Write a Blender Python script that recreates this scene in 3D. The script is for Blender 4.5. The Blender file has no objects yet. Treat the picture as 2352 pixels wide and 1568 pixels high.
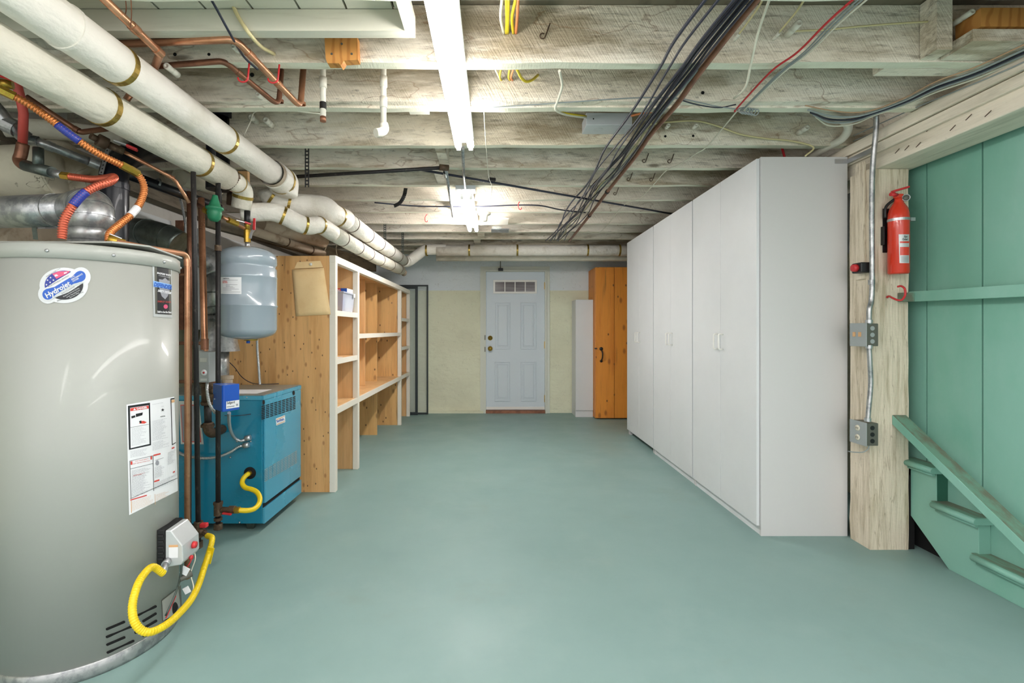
import bpy, bmesh, math, random
from mathutils import Vector, Matrix
R = random.Random(7)
PI = math.pi
scene = bpy.context.scene
COL = scene.collection

# ---------------------------------------------------------------- camera
F, CX, CY, H = 1100.0, 1135.0, 757.0, 1.2      # focal length and vanishing point in pixels of 2352x1568, eye height in metres
cam_data = bpy.data.cameras.new('camera')
cam = bpy.data.objects.new('camera', cam_data)
COL.objects.link(cam)
cam.location = (0, 0, H)
cam.rotation_euler = (PI / 2, 0, 0)
cam_data.sensor_width = 36
cam_data.lens = 36 * F / 2352
cam_data.shift_x = (1176 - CX) / 2352
cam_data.shift_y = -(784 - CY) / 2352
cam_data.clip_start = 0.05
scene.camera = cam

# ---------------------------------------------------------------- world, exposure
world = bpy.data.worlds.new('world')
scene.world = world
world.use_nodes = True
bg = world.node_tree.nodes['Background']
bg.inputs[0].default_value = (1.0, 0.98, 0.97, 1)
bg.inputs[1].default_value = 0.95
scene.view_settings.view_transform = 'Standard'
scene.view_settings.look = 'None'
scene.view_settings.exposure = 1.0
scene.view_settings.gamma = 1
scene.view_settings.use_curve_mapping = False
TUBE_POWER = 14.0                # emission of the fluorescent tubes
scene.cycles.max_bounces = 6
scene.cycles.diffuse_bounces = 4

ZJ = 2.28                       # underside of the ceiling joists


def P(px, py, Y):
    return Vector(((px - CX) * Y / F, Y, H - (py - CY) * Y / F))


def PZ(px, py, z):
    Y = (H - z) * F / (py - CY)
    return Vector(((px - CX) * Y / F, Y, z))


def PX(px, py, X):
    Y = X * F / (px - CX)
    return Vector((X, Y, H - (py - CY) * Y / F))


# ---------------------------------------------------------------- materials
def lin(c):
    out = []
    for v in c[:3]:
        v = v / 255.0
        out.append(v / 12.92 if v <= 0.04045 else ((v + 0.055) / 1.055) ** 2.4)
    return (*out, 1)


def mat(name, col, rough=0.5, metal=0.0, layers=(), bump=(), rvar=0.0, coat=0.0, emit=None, alpha=1.0, trans=0.0, spec=0.5):
    """layers: (kind, colour, scale xyz, lo, hi, amount). kind noise | voro | wave. bump: (scale xyz, strength, distance)."""
    m = bpy.data.materials.new(name)
    m.use_nodes = True
    nt = m.node_tree
    b = nt.nodes['Principled BSDF']
    b.inputs['Roughness'].default_value = rough
    b.inputs['Metallic'].default_value = metal
    b.inputs['Coat Weight'].default_value = coat
    b.inputs['Specular IOR Level'].default_value = spec
    if alpha < 1:
        b.inputs['Alpha'].default_value = alpha
    if trans:
        b.inputs['Transmission Weight'].default_value = trans
    if emit:
        b.inputs['Emission Color'].default_value = lin(emit[0])
        b.inputs['Emission Strength'].default_value = emit[1]
    b.inputs['Base Color'].default_value = lin(col)
    geo = nt.nodes.new('ShaderNodeNewGeometry')

    def coords(sc, off=(0, 0, 0)):
        mp = nt.nodes.new('ShaderNodeMapping')
        mp.inputs['Scale'].default_value = sc
        mp.inputs['Location'].default_value = off
        nt.links.new(geo.outputs['Position'], mp.inputs['Vector'])
        return mp.outputs[0]
    cur = None
    for i, (kind, c, sc, lo, hi, amt) in enumerate(layers):
        co = coords(sc, (i * 3.1, i * 1.7, i * 2.3))
        if kind == 'noise':
            n = nt.nodes.new('ShaderNodeTexNoise')
            n.inputs['Scale'].default_value = 1
            n.inputs['Detail'].default_value = 6
            n.inputs['Roughness'].default_value = 0.65
            nt.links.new(co, n.inputs['Vector'])
            src = n.outputs['Fac']
        elif kind == 'voro':
            n = nt.nodes.new('ShaderNodeTexVoronoi')
            n.inputs['Scale'].default_value = 1
            nt.links.new(co, n.inputs['Vector'])
            src = n.outputs['Distance']
        elif kind == 'wave':
            n = nt.nodes.new('ShaderNodeTexWave')
            n.inputs['Scale'].default_value = 1
            n.inputs['Distortion'].default_value = 6
            n.inputs['Detail'].default_value = 3
            nt.links.new(co, n.inputs['Vector'])
            src = n.outputs['Fac']
        elif kind == 'ring':                     # thin contour lines of a noise field: stain edges, cracks
            n = nt.nodes.new('ShaderNodeTexNoise')
            n.inputs['Scale'].default_value = 1
            n.inputs['Detail'].default_value = 4
            nt.links.new(co, n.inputs['Vector'])
            m1 = nt.nodes.new('ShaderNodeMath'); m1.operation = 'SUBTRACT'; m1.inputs[1].default_value = .58
            m2 = nt.nodes.new('ShaderNodeMath'); m2.operation = 'ABSOLUTE'
            nt.links.new(n.outputs['Fac'], m1.inputs[0]); nt.links.new(m1.outputs[0], m2.inputs[0])
            src = m2.outputs[0]
        elif kind == 'knot':                     # knots scattered over an upright board, any facing
            sp = nt.nodes.new('ShaderNodeSeparateXYZ')
            nt.links.new(co, sp.inputs[0])
            ad = nt.nodes.new('ShaderNodeMath'); ad.operation = 'ADD'
            nt.links.new(sp.outputs['X'], ad.inputs[0]); nt.links.new(sp.outputs['Y'], ad.inputs[1])
            cb = nt.nodes.new('ShaderNodeCombineXYZ')
            nt.links.new(ad.outputs[0], cb.inputs['X']); nt.links.new(sp.outputs['Z'], cb.inputs['Y'])
            n = nt.nodes.new('ShaderNodeTexVoronoi')
            n.voronoi_dimensions = '2D'
            n.inputs['Scale'].default_value = 1
            nt.links.new(cb.outputs[0], n.inputs['Vector'])
            src = n.outputs['Distance']
        elif kind in ('above', 'below'):
            sp = nt.nodes.new('ShaderNodeSeparateXYZ')
            nt.links.new(geo.outputs['Position'], sp.inputs[0])
            src = sp.outputs['Z']
        mr = nt.nodes.new('ShaderNodeMapRange')
        mr.interpolation_type = 'SMOOTHSTEP'
        mr.inputs['From Min'].default_value = lo
        mr.inputs['From Max'].default_value = hi
        mr.inputs['To Max'].default_value = amt
        nt.links.new(src, mr.inputs['Value'])
        mx = nt.nodes.new('ShaderNodeMix')
        mx.data_type = 'RGBA'
        nt.links.new(mr.outputs[0], mx.inputs['Factor'])
        if cur is None:
            mx.inputs[6].default_value = lin(col)
        else:
            nt.links.new(cur, mx.inputs[6])
        mx.inputs[7].default_value = lin(c)
        cur = mx.outputs[2]
    if cur is not None:
        nt.links.new(cur, b.inputs['Base Color'])
    if rvar:
        n = nt.nodes.new('ShaderNodeTexNoise')
        n.inputs['Scale'].default_value = 3
        n.inputs['Detail'].default_value = 5
        nt.links.new(geo.outputs['Position'], n.inputs['Vector'])
        mr = nt.nodes.new('ShaderNodeMapRange')
        mr.inputs['From Min'].default_value = 0.3
        mr.inputs['From Max'].default_value = 0.7
        mr.inputs['To Min'].default_value = max(0.02, rough - rvar)
        mr.inputs['To Max'].default_value = rough + rvar
        nt.links.new(n.outputs['Fac'], mr.inputs['Value'])
        nt.links.new(mr.outputs[0], b.inputs['Roughness'])
    prev = None
    for j, (sc, st, di, *rot) in enumerate(bump):
        n = nt.nodes.new('ShaderNodeTexNoise')
        n.inputs['Scale'].default_value = 1
        n.inputs['Detail'].default_value = 5
        if rot:                                 # slanted saw marks
            vr = nt.nodes.new('ShaderNodeVectorRotate')
            vr.rotation_type = 'Y_AXIS'
            vr.inputs['Angle'].default_value = rot[0]
            nt.links.new(geo.outputs['Position'], vr.inputs['Vector'])
            mp = nt.nodes.new('ShaderNodeMapping')
            mp.inputs['Scale'].default_value = sc
            nt.links.new(vr.outputs[0], mp.inputs['Vector'])
            nt.links.new(mp.outputs[0], n.inputs['Vector'])
        else:
            nt.links.new(coords(sc, (j * 5, 0, 0)), n.inputs['Vector'])
        bp = nt.nodes.new('ShaderNodeBump')
        bp.inputs['Strength'].default_value = st
        bp.inputs['Distance'].default_value = di
        nt.links.new(n.outputs['Fac'], bp.inputs['Height'])
        if prev is not None:
            nt.links.new(prev, bp.inputs['Normal'])
        prev = bp.outputs[0]
    if prev is not None:
        nt.links.new(prev, b.inputs['Normal'])
    return m


M_ = {}
M_['floor'] = mat('floor_paint', (130, 158, 153), 0.5, rvar=0.08, layers=[
    ('noise', (121, 150, 145), (1.1, 1.1, 1), .35, .7, .7), ('noise', (143, 166, 161), (2.3, 2.3, 1), .5, .8, .5),
    ('noise', (126, 140, 124), (1.6, 2.2, 1), .56, .85, .5)],
    bump=[((7, 7, 7), .12, .006), ((60, 60, 60), .06, .002)])


def joist_mat(name, base, dark, stain, k=1.0):
    return mat(name, base, 0.85, layers=[
        ('noise', (246, 240, 226), (1.1, 7, 7), .42, .66, .8),
        ('noise', dark, (.9, 4, 5), .47, .64, .75 * k),
        ('noise', (120, 106, 82), (6, 26, 40), .52, .72, .5 * k),
        ('noise', (88, 76, 56), (26, 50, 60), .58, .76, .5 * k),
        ('noise', (70, 58, 42), (3.4, 10, 14), .64, .78, .65 * k),
        ('noise', stain, (2.0, 5, 7), .58, .74, .5),
        ('ring', (138, 100, 62), (1.3, 2.6, 3.4), .006, .0, .45),
        ('voro', (84, 68, 48), (1.6, .2, 6.0), .10, .03, .6 * k)],
        bump=[((150, 30, 12), .8, .006, .5), ((14, 30, 50), .6, .01)])


M_['joist'] = joist_mat('whitewashed_wood', (236, 226, 207), (172, 158, 132), (168, 138, 98), 1.25)
M_['joist_dirty'] = joist_mat('grimy_whitewashed_wood', (220, 210, 186), (152, 138, 112), (160, 128, 88), 1.25)
M_['joist_clean'] = joist_mat('clean_whitewashed_wood', (222, 213, 197), (180, 168, 148), (184, 162, 128), .8)
M_['joist_edge'] = mat('painted_joist_edge', (228, 226, 206), .75, layers=[('noise', (206, 200, 176), (3, 20, 20), .5, .7, .7), ('noise', (150, 128, 96), (5, 40, 40), .64, .76, .5)],
                          bump=[((150, 30, 12), .5, .003, .5)])
M_['deck'] = mat('painted_deck_board', (206, 204, 188), .7, layers=[('noise', (176, 172, 152), (2, 30, 30), .5, .75, .6)], bump=[((20, 90, 20), .3, .003)])
M_['subfloor'] = mat('dark_subfloor', (120, 112, 94), .85, layers=[('noise', (78, 70, 56), (8, 3, 3), .45, .7, .8)])
M_['beam'] = mat('beam_wood', (226, 216, 198), .8, layers=[('noise', (186, 178, 158), (20, 1.4, 16), .45, .7, .8), ('noise', (120, 110, 90), (60, 12, 80), .66, .76, .6)],
                 bump=[((60, 8, 90), .5, .005)])
M_['post'] = mat('post_wood', (222, 209, 188), .85, layers=[('ring', (130, 110, 82), (26, 26, 1.6), .012, 0, .5), ('noise', (172, 158, 130), (26, 26, 2.2), .45, .68, .8), ('noise', (128, 112, 86), (60, 60, 9), .62, .76, .6),
                 ('noise', (96, 84, 64), (34, 34, 34), .70, .78, .6)], bump=[((90, 90, 7), .8, .006), ((25, 25, 90), .4, .004)])
M_['wall'] = mat('painted_concrete', (226, 228, 202), .8, layers=[
    ('noise', (214, 214, 188), (1.4, 1, 1.7), .4, .7, .8), ('above', (222, 230, 232), (1, 1, 1), 1.755, 1.775, 1),
    ('noise', (232, 230, 196), (1.6, 1, 2.2), .62, .74, .5), ('noise', (96, 96, 76), (26, 26, 44), .69, .74, .7), ('ring', (110, 108, 86), (7, 7, 9), .004, 0, .35)],
    bump=[((10, 10, 18), .6, .02), ((60, 60, 60), .3, .006)])
M_['wall_white'] = mat('whitewashed_wall', (205, 202, 194), .75, layers=[('below', (186, 190, 160), (1, 1, 1), 1.40, 1.38, 1), ('noise', (170, 168, 156), (3, 3, 3), .5, .75, .6)], bump=[((20, 20, 20), .4, .008)])
M_['dark_wood'] = mat('old_grey_wood', (126, 116, 100), .85, layers=[('noise', (86, 78, 64), (6, 6, 30), .4, .7, .8)], bump=[((30, 30, 60), .5, .004)])
M_['green'] = mat('green_paint', (132, 181, 165), .42, rvar=.08, layers=[('noise', (114, 172, 151), (2, 2, 1), .4, .65, .7), ('noise', (60, 108, 92), (7, 7, 3), .68, .8, .5)],
                  bump=[((30, 30, 4), .25, .003)])
M_['green_worn'] = mat('worn_green_paint', (108, 148, 128), .55, layers=[('noise', (106, 100, 84), (14, 3, 10), .42, .62, .85)], bump=[((30, 8, 30), .4, .003)])
M_['green_dark'] = mat('dark_green_paint', (40, 92, 74), .6)


def pine(name, base, dark, knot, knots=True, vert=True, kd=9):
    s = (11, 11, .9) if vert else (1.2, 1.2, 10)
    s2 = (50, 50, 2.5) if vert else (2, 3, 50)
    L = [('noise', dark, s, .42, .68, .75), ('noise', tuple(int(v * .82) for v in base), s2, .5, .75, .6)]
    if knots:
        L += [('noise', tuple(int(v * .62) for v in base), (34, 34, 1.5), .60, .72, .6),
              ('knot', knot, (kd, kd, kd * .5), .11, .03, .6), ('knot', (70, 44, 24), (kd * 1.2, kd * 1.2, kd * .7), .062, .02, .9),
              ('noise', tuple(int(v * .55) for v in base), (60, 60, 9), .66, .76, .7)]
    return mat(name, base, .5, layers=L, bump=[((40, 40, 3), .2, .002)])


M_['pine'] = pine('plywood_end', (224, 176, 116), (190, 138, 78), (140, 86, 42))
M_['ply'] = pine('plywood', (224, 182, 128), (200, 154, 100), (150, 104, 60), knots=False)
M_['ply_knot'] = pine('knotty_plywood', (220, 176, 114), (192, 144, 86), (120, 78, 42), kd=5)
M_['orange_pine'] = pine('orange_pine', (222, 144, 52), (196, 112, 30), (110, 44, 14), kd=4.0)
M_['block'] = mat('fir_block', (206, 146, 76), .6, layers=[('wave', (164, 100, 42), (9, 9, 6), .5, 1, .6)])
M_['frame_paint'] = mat('door_frame_paint', (214, 218, 206), .6)
M_['trim_white'] = mat('white_trim_paint', (228, 222, 208), .55, layers=[('noise', (200, 190, 170), (9, 9, 9), .6, .75, .5)])
M_['white_lam'] = mat('white_laminate', (214, 217, 218), .38, layers=[('noise', (207, 210, 211), (2, 2, 2), .4, .7, .6)], bump=[((2, 2, 2), .1, .01)])
M_['side_lam'] = mat('grey_white_laminate', (205, 204, 203), .45)
M_['white_gloss'] = mat('white_plastic', (232, 231, 225), .3)
M_['door'] = mat('door_paint', (206, 217, 224), .42, bump=[((50, 50, 50), .05, .001)])
M_['black'] = mat('black_plastic', (22, 22, 24), .45)
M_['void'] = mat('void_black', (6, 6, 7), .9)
M_['abs'] = mat('black_abs_pipe', (16, 20, 30), .36, coat=.1, layers=[('noise', (58, 64, 80), (8, 8, 30), .6, .8, .6)])
M_['iron'] = mat('black_iron', (44, 42, 42), .5, .3, layers=[('noise', (96, 90, 84), (60, 60, 20), .55, .72, .6)])
M_['rusty'] = mat('rusty_iron', (84, 66, 50), .6, .4, layers=[('noise', (130, 112, 88), (30, 30, 30), .5, .7, .8), ('noise', (60, 44, 34), (50, 50, 50), .6, .7, .7)])
M_['copper'] = mat('copper', (204, 150, 116), .32, .75, layers=[('noise', (166, 110, 80), (14, 14, 14), .45, .7, .7)], rvar=.1)
M_['copper_old'] = mat('aged_copper', (150, 104, 80), .42, .6, layers=[('noise', (112, 76, 60), (12, 12, 12), .4, .7, .8), ('noise', (100, 130, 108), (30, 30, 30), .72, .8, .5)])
M_['copper_flex'] = mat('orange_corrugated_copper', (208, 130, 74), .35, .75)
M_['red_flex'] = mat('red_corrugated_copper', (206, 104, 80), .32, .7)
M_['pex'] = mat('red_pipe', (202, 82, 74), .4)
M_['brass'] = mat('brass', (196, 160, 66), .3, .85, layers=[('noise', (140, 116, 50), (30, 30, 30), .45, .7, .6)])
M_['band'] = mat('brass_band', (176, 150, 78), .32, .8, layers=[('noise', (120, 98, 44), (20, 20, 20), .45, .65, .7)])
M_['galv'] = mat('galvanized_steel', (176, 178, 178), .34, .75, layers=[('noise', (132, 136, 138), (26, 26, 26), .42, .62, .8), ('noise', (206, 208, 206), (9, 9, 9), .55, .7, .5)], rvar=.1)
M_['galv_dark'] = mat('dull_galvanized_steel', (112, 120, 116), .36, .8, layers=[('noise', (78, 88, 84), (14, 14, 14), .4, .65, .7)])
M_['steel'] = mat('zinc_steel', (190, 192, 194), .35, .8)
M_['grey_box'] = mat('grey_box_paint', (158, 164, 164), .4, .1)
M_['box_light'] = mat('light_grey_box_paint', (204, 208, 212), .4, .1)
M_['grey_dark'] = mat('dark_grey_steel', (98, 98, 90), .5, .3)
M_['asbestos'] = mat('painted_canvas_wrap', (236, 231, 221), .6, layers=[('noise', (212, 205, 188), (3, 3, 3), .45, .7, .6), ('noise', (176, 166, 140), (9, 2, 9), .58, .74, .5), ('noise', (150, 142, 118), (22, 22, 22), .68, .8, .5)],
                     bump=[((9, 5, 9), .8, .028), ((60, 40, 60), .3, .004)])
M_['wrap_b'] = mat('cream_canvas_wrap', (220, 215, 200), .62, layers=[('noise', (190, 188, 166), (3, 3, 3), .45, .7, .6), ('noise', (140, 132, 108), (18, 18, 18), .68, .8, .6)],
                   bump=[((9, 5, 9), .8, .028), ((60, 40, 60), .3, .004)])
M_['wrap_old'] = mat('cracked_duct_wrap', (196, 190, 170), .8, layers=[('noise', (150, 138, 112), (4, 4, 4), .45, .7, .8), ('noise', (70, 60, 46), (9, 9, 9), .62, .68, .8), ('ring', (60, 50, 38), (6, 6, 6), .006, 0, .8)],
                     bump=[((10, 10, 10), .7, .02)])
M_['wrap_tan'] = mat('dusty_pipe_wrap', (176, 160, 140), .8, layers=[('noise', (120, 98, 76), (10, 10, 10), .5, .7, .7)], bump=[((20, 20, 20), .5, .01)])
M_['heater'] = mat('heater_enamel', (158, 161, 154), .4, coat=.12, bump=[((2.5, 2.5, .6), .06, .01)])
M_['tank'] = mat('tank_enamel', (150, 163, 172), .2, coat=.6)
M_['boiler'] = mat('boiler_blue', (20, 122, 152), .25, coat=.35, rvar=.06)
M_['boiler_front'] = mat('boiler_front_blue', (66, 150, 178), .28, coat=.3, rvar=.06)
M_['boiler_top'] = mat('boiler_top_steel', (150, 162, 164), .3, .6)
M_['blue'] = mat('blue_enamel', (20, 80, 176), .3, coat=.2)
M_['blue_side'] = mat('navy_enamel', (42, 66, 120), .4)
M_['yellow'] = mat('yellow_coating', (226, 196, 20), .38)
M_['red'] = mat('red_enamel', (214, 56, 34), .22, coat=.4)
M_['red_plastic'] = mat('red_plastic', (200, 48, 52), .4)
M_['regulator'] = mat('green_enamel', (36, 120, 84), .4)
M_['paper'] = mat('white_paper', (226, 228, 230), .5)
M_['label_blue'] = mat('blue_print', (26, 84, 176), .4)
M_['label_navy'] = mat('navy_print', (34, 52, 140), .4)
M_['label_red'] = mat('red_print', (206, 66, 56), .45)
M_['label_pink'] = mat('pink_print', (206, 80, 116), .45)
M_['label_black'] = mat('black_print', (26, 28, 32), .45)
M_['label_grey'] = mat('grey_print', (142, 144, 150), .5)
M_['label_silver'] = mat('silver_print', (196, 200, 200), .35, .3)
M_['label_sky'] = mat('light_blue_print', (128, 172, 222), .4)
M_['label_tan'] = mat('tan_print', (214, 168, 120), .5)
M_['manila'] = mat('manila_paper', (246, 214, 160), .65, layers=[('noise', (236, 198, 140), (6, 6, 6), .45, .7, .7)], bump=[((8, 8, 8), .5, .01)])
M_['bin'] = mat('clear_plastic', (206, 212, 226), .25, alpha=.62)
M_['glass'] = mat('window_glass', (222, 234, 228), .06, alpha=.16)
M_['lite'] = mat('door_glass', (126, 122, 124), .12, layers=[('noise', (92, 86, 88), (2, 2, 40), .4, .6, .8)])
M_['frame_dark'] = mat('dark_bronze_frame', (38, 48, 50), .45)
M_['cable_black'] = mat('black_cable', (38, 42, 58), .38)
M_['cable_white'] = mat('white_cable', (222, 218, 200), .5)
M_['cable_cream'] = mat('cream_cable', (210, 198, 150), .55)
M_['cable_grey'] = mat('grey_cable', (150, 158, 158), .45)
M_['cable_orange'] = mat('orange_cable', (232, 140, 84), .45)
M_['cable_tan'] = mat('tan_wire', (186, 150, 118), .5)
M_['cable_yellow'] = mat('yellow_cable', (232, 206, 40), .45)
M_['cable_red'] = mat('red_cable', (206, 48, 56), .45)
M_['porcelain'] = mat('porcelain', (222, 218, 204), .35, layers=[('noise', (150, 140, 118), (30, 30, 30), .6, .75, .6)])
M_['fixture'] = mat('fixture_white', (236, 238, 240), .35)
for _n, _k in (('tube', 1.0), ('tube_far', 3.6), ('tube_fill', .9)):
    M_[_n] = mat('lit_' + _n, (255, 255, 255), .4, emit=((255, 250, 247), TUBE_POWER * _k))
M_['led'] = mat('outlet_ivory', (220, 214, 196), .4)

# ---------------------------------------------------------------- mesh helper
ORG = {}


def catmull(pts, n=8):
    pts = [Vector(p) for p in pts]
    if len(pts) < 3:
        return pts
    ext = [pts[0] * 2 - pts[1]] + pts + [pts[-1] * 2 - pts[-2]]
    out = []
    for i in range(1, len(ext) - 2):
        a, b, c, d = ext[i - 1:i + 3]
        for k in range(n):
            t = k / n
            out.append(.5 * ((2 * b) + (c - a) * t + (2 * a - 5 * b + 4 * c - d) * t * t + (3 * b - a - 3 * c + d) * t ** 3))
    out.append(pts[-1])
    return out


def fillet(pts, rad, n=6):
    pts = [Vector(p) for p in pts]
    out = [pts[0]]
    for i in range(1, len(pts) - 1):
        a, b, c = pts[i - 1:i + 2]
        u, v = a - b, c - b
        lu, lv = u.length, v.length
        u.normalize(); v.normalize()
        ang = math.acos(max(-1, min(1, u.dot(v))))
        if ang > PI - .03:
            out.append(b); continue
        t = min(rad / math.tan(ang / 2), lu * .48, lv * .48)
        p0, p1 = b + u * t, b + v * t
        for k in range(n + 1):
            s = k / n
            out.append((1 - s) ** 2 * p0 + 2 * s * (1 - s) * b + s * s * p1)
    out.append(pts[-1])
    return out


def resample(pts, step):
    pts = [Vector(p) for p in pts]
    out = [pts[0].copy()]
    acc = 0
    for a, b in zip(pts, pts[1:]):
        L = (b - a).length
        if L == 0:
            continue
        d = step - acc
        while d <= L:
            out.append(a.lerp(b, d / L))
            d += step
        acc = L - (d - step)
    if (out[-1] - pts[-1]).length > step * .2:
        out.append(pts[-1].copy())
    return out


class MB:
    def __init__(self):
        self.v, self.f, self.s, self.m = [], [], [], []

    def _add(self, vs, fs, smooth=False, mi=0):
        o = len(self.v)
        self.v += [Vector(p) for p in vs]
        for f in fs:
            self.f.append([i + o for i in f]); self.s.append(smooth); self.m.append(mi)
        return self

    def box(self, x0, x1, y0, y1, z0, z1, mi=0):
        vs = [(x, y, z) for z in (z0, z1) for y in (y0, y1) for x in (x0, x1)]
        return self._add(vs, [(0, 2, 3, 1), (4, 5, 7, 6), (0, 1, 5, 4), (2, 6, 7, 3), (0, 4, 6, 2), (1, 3, 7, 5)], False, mi)

    def obox(self, c, size, rot=None, mi=0):
        c = Vector(c); h = Vector(size) / 2
        rot = rot or Matrix.Identity(3)
        vs = [c + rot @ Vector((x * h.x, y * h.y, z * h.z)) for z in (-1, 1) for y in (-1, 1) for x in (-1, 1)]
        return self._add(vs, [(0, 2, 3, 1), (4, 5, 7, 6), (0, 1, 5, 4), (2, 6, 7, 3), (0, 4, 6, 2), (1, 3, 7, 5)], False, mi)

    def bar(self, a, b, w, h, mi=0, up=(0, 0, 1)):
        """rectangular bar from a to b; w across, h along up."""
        a, b = Vector(a), Vector(b)
        d = (b - a).normalized(); up = Vector(up)
        s = d.cross(up).normalized(); u = s.cross(d).normalized()
        vs = [p + s * (i * w / 2) + u * (j * h / 2) for p in (a, b) for j in (-1, 1) for i in (-1, 1)]
        return self._add(vs, [(0, 1, 3, 2), (4, 6, 7, 5), (0, 4, 5, 1), (2, 3, 7, 6), (0, 2, 6, 4), (1, 5, 7, 3)], False, mi)

    def tube(self, pts, r, n=14, cap=True, mi=0, smooth=True):
        pts = [Vector(p) for p in pts]
        rs = r if isinstance(r, (list, tuple)) else [r] * len(pts)
        t0 = (pts[1] - pts[0]).normalized()
        ref = Vector((0, 0, 1)) if abs(t0.z) < .9 else Vector((1, 0, 0))
        nrm = t0.cross(ref).normalized()
        vs = []
        pt = t0
        for i, p in enumerate(pts):
            t = (pts[min(i + 1, len(pts) - 1)] - pts[max(i - 1, 0)])
            t = t.normalized() if t.length > 1e-9 else pt
            nrm = (nrm - t * nrm.dot(t)).normalized()
            bn = t.cross(nrm)
            pt = t
            for k in range(n):
                a = 2 * PI * k / n
                vs.append(p + (nrm * math.cos(a) + bn * math.sin(a)) * rs[i])
        fs = []
        for i in range(len(pts) - 1):
            for k in range(n):
                k2 = (k + 1) % n
                fs.append((i * n + k, i * n + k2, (i + 1) * n + k2, (i + 1) * n + k))
        self._add(vs, fs, smooth, mi)
        if cap:
            o = len(self.v) - len(vs)
            self.f.append([o + k for k in range(n)][::-1]); self.s.append(False); self.m.append(mi)
            e = o + (len(pts) - 1) * n
            self.f.append([e + k for k in range(n)]); self.s.append(False); self.m.append(mi)
        return self

    def corr(self, pts, r, pitch=.009, amp=.15, n=12, mi=0):
        ps = resample(pts, pitch / 4)
        rs = [r * (1 + amp * (math.sin(2 * PI * i / 4 + .6))) for i in range(len(ps))]
        return self.tube(ps, rs, n, True, mi)

    def lathe(self, prof, o=(0, 0, 0), axis=(0, 0, 1), n=32, mi=0, smooth=True):
        o = Vector(o); ax = Vector(axis).normalized()
        ref = Vector((1, 0, 0)) if abs(ax.x) < .9 else Vector((0, 1, 0))
        u = (ref - ax * ref.dot(ax)).normalized(); w = ax.cross(u)
        vs = []
        for (r, h) in prof:
            for k in range(n):
                a = 2 * PI * k / n
                vs.append(o + ax * h + (u * math.cos(a) + w * math.sin(a)) * max(r, 1e-5))
        fs = []
        for i in range(len(prof) - 1):
            for k in range(n):
                k2 = (k + 1) % n
                fs.append((i * n + k, i * n + k2, (i + 1) * n + k2, (i + 1) * n + k))
        return self._add(vs, fs, smooth, mi)

    def disc(self, c, axis, r, h, n=20, mi=0):
        return self.lathe([(0, 0), (r, 0), (r, h), (0, h)], c, axis, n, mi, False)

    def ring(self, c, axis, R_, w, t, n=28, mi=0):
        """flat band round an axis: outer radius R_+t, width w."""
        return self.lathe([(R_, -w / 2), (R_ + t, -w / 2), (R_ + t, w / 2), (R_, w / 2)], c, axis, n, mi, False)

    def prism(self, poly, fn, a, b, mi=0):
        n = len(poly)
        vs = [fn(p[0], p[1], a) for p in poly] + [fn(p[0], p[1], b) for p in poly]
        fs = [list(range(n))[::-1], [n + i for i in range(n)]]
        fs += [(i, (i + 1) % n, n + (i + 1) % n, n + i) for i in range(n)]
        return self._add(vs, fs, False, mi)

    def quad(self, q, fn, layer=0, mi=0, nu=1, nv=1):
        """q: four corners (u, v) in order; mapped by fn(u, v, layer)."""
        vs = []
        for j in range(nv + 1):
            for i in range(nu + 1):
                s, t = i / nu, j / nv
                u = (1 - s) * (1 - t) * q[0][0] + s * (1 - t) * q[1][0] + s * t * q[2][0] + (1 - s) * t * q[3][0]
                v = (1 - s) * (1 - t) * q[0][1] + s * (1 - t) * q[1][1] + s * t * q[2][1] + (1 - s) * t * q[3][1]
                vs.append(fn(u, v, layer))
        fs = [(j * (nu + 1) + i, j * (nu + 1) + i + 1, (j + 1) * (nu + 1) + i + 1, (j + 1) * (nu + 1) + i) for j in range(nv) for i in range(nu)]
        return self._add(vs, fs, False, mi)

    def fan(self, c, pts, fn, layer=0, mi=0, rings=4):
        n = len(pts)
        vs = [fn(c[0], c[1], layer)]
        for k in range(1, rings + 1):
            s = k / rings
            vs += [fn(c[0] + (p[0] - c[0]) * s, c[1] + (p[1] - c[1]) * s, layer) for p in pts]
        fs = [(0, 1 + i, 1 + (i + 1) % n) for i in range(n)]
        for k in range(rings - 1):
            a, b = 1 + k * n, 1 + (k + 1) * n
            fs += [(a + i, b + i, b + (i + 1) % n, a + (i + 1) % n) for i in range(n)]
        return self._add(vs, fs, False, mi)

    def text(self, s, fn, x, y, h, layer=2, mi=0, ang=0, width=None, bold=.0, shear=0, center=False):
        """letters of cap height h; fn(u, v, layer) with v pointing down."""
        cu = bpy.data.curves.new('t', 'FONT')
        cu.body = s; cu.size = 1; cu.offset = bold; cu.shear = shear; cu.resolution_u = 2
        ob = bpy.data.objects.new('t', cu)
        COL.objects.link(ob)
        dg = bpy.context.evaluated_depsgraph_get()
        me = bpy.data.meshes.new_from_object(ob.evaluated_get(dg))
        bpy.data.objects.remove(ob); bpy.data.curves.remove(cu)
        if not me.vertices:
            bpy.data.meshes.remove(me); return self
        k = h / .7
        xs = [v.co.x for v in me.vertices]
        w = max(xs) - min(xs)
        kx = width / w if width else k
        x0 = min(xs) + (w / 2 if center else 0)
        ca, sa = math.cos(ang), math.sin(ang)
        vs = []
        for v in me.vertices:
            tx, ty = (v.co.x - x0) * kx, v.co.y * k
            vs.append(fn(x + tx * ca - ty * sa, y - (tx * sa + ty * ca), layer))
        fs = [list(p.vertices) for p in me.polygons]
        bpy.data.meshes.remove(me)
        return self._add(vs, fs, False, mi)

    def bounds(self):
        lo = Vector((min(p[i] for p in self.v) for i in range(3)))
        hi = Vector((max(p[i] for p in self.v) for i in range(3)))
        return lo, hi

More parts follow.
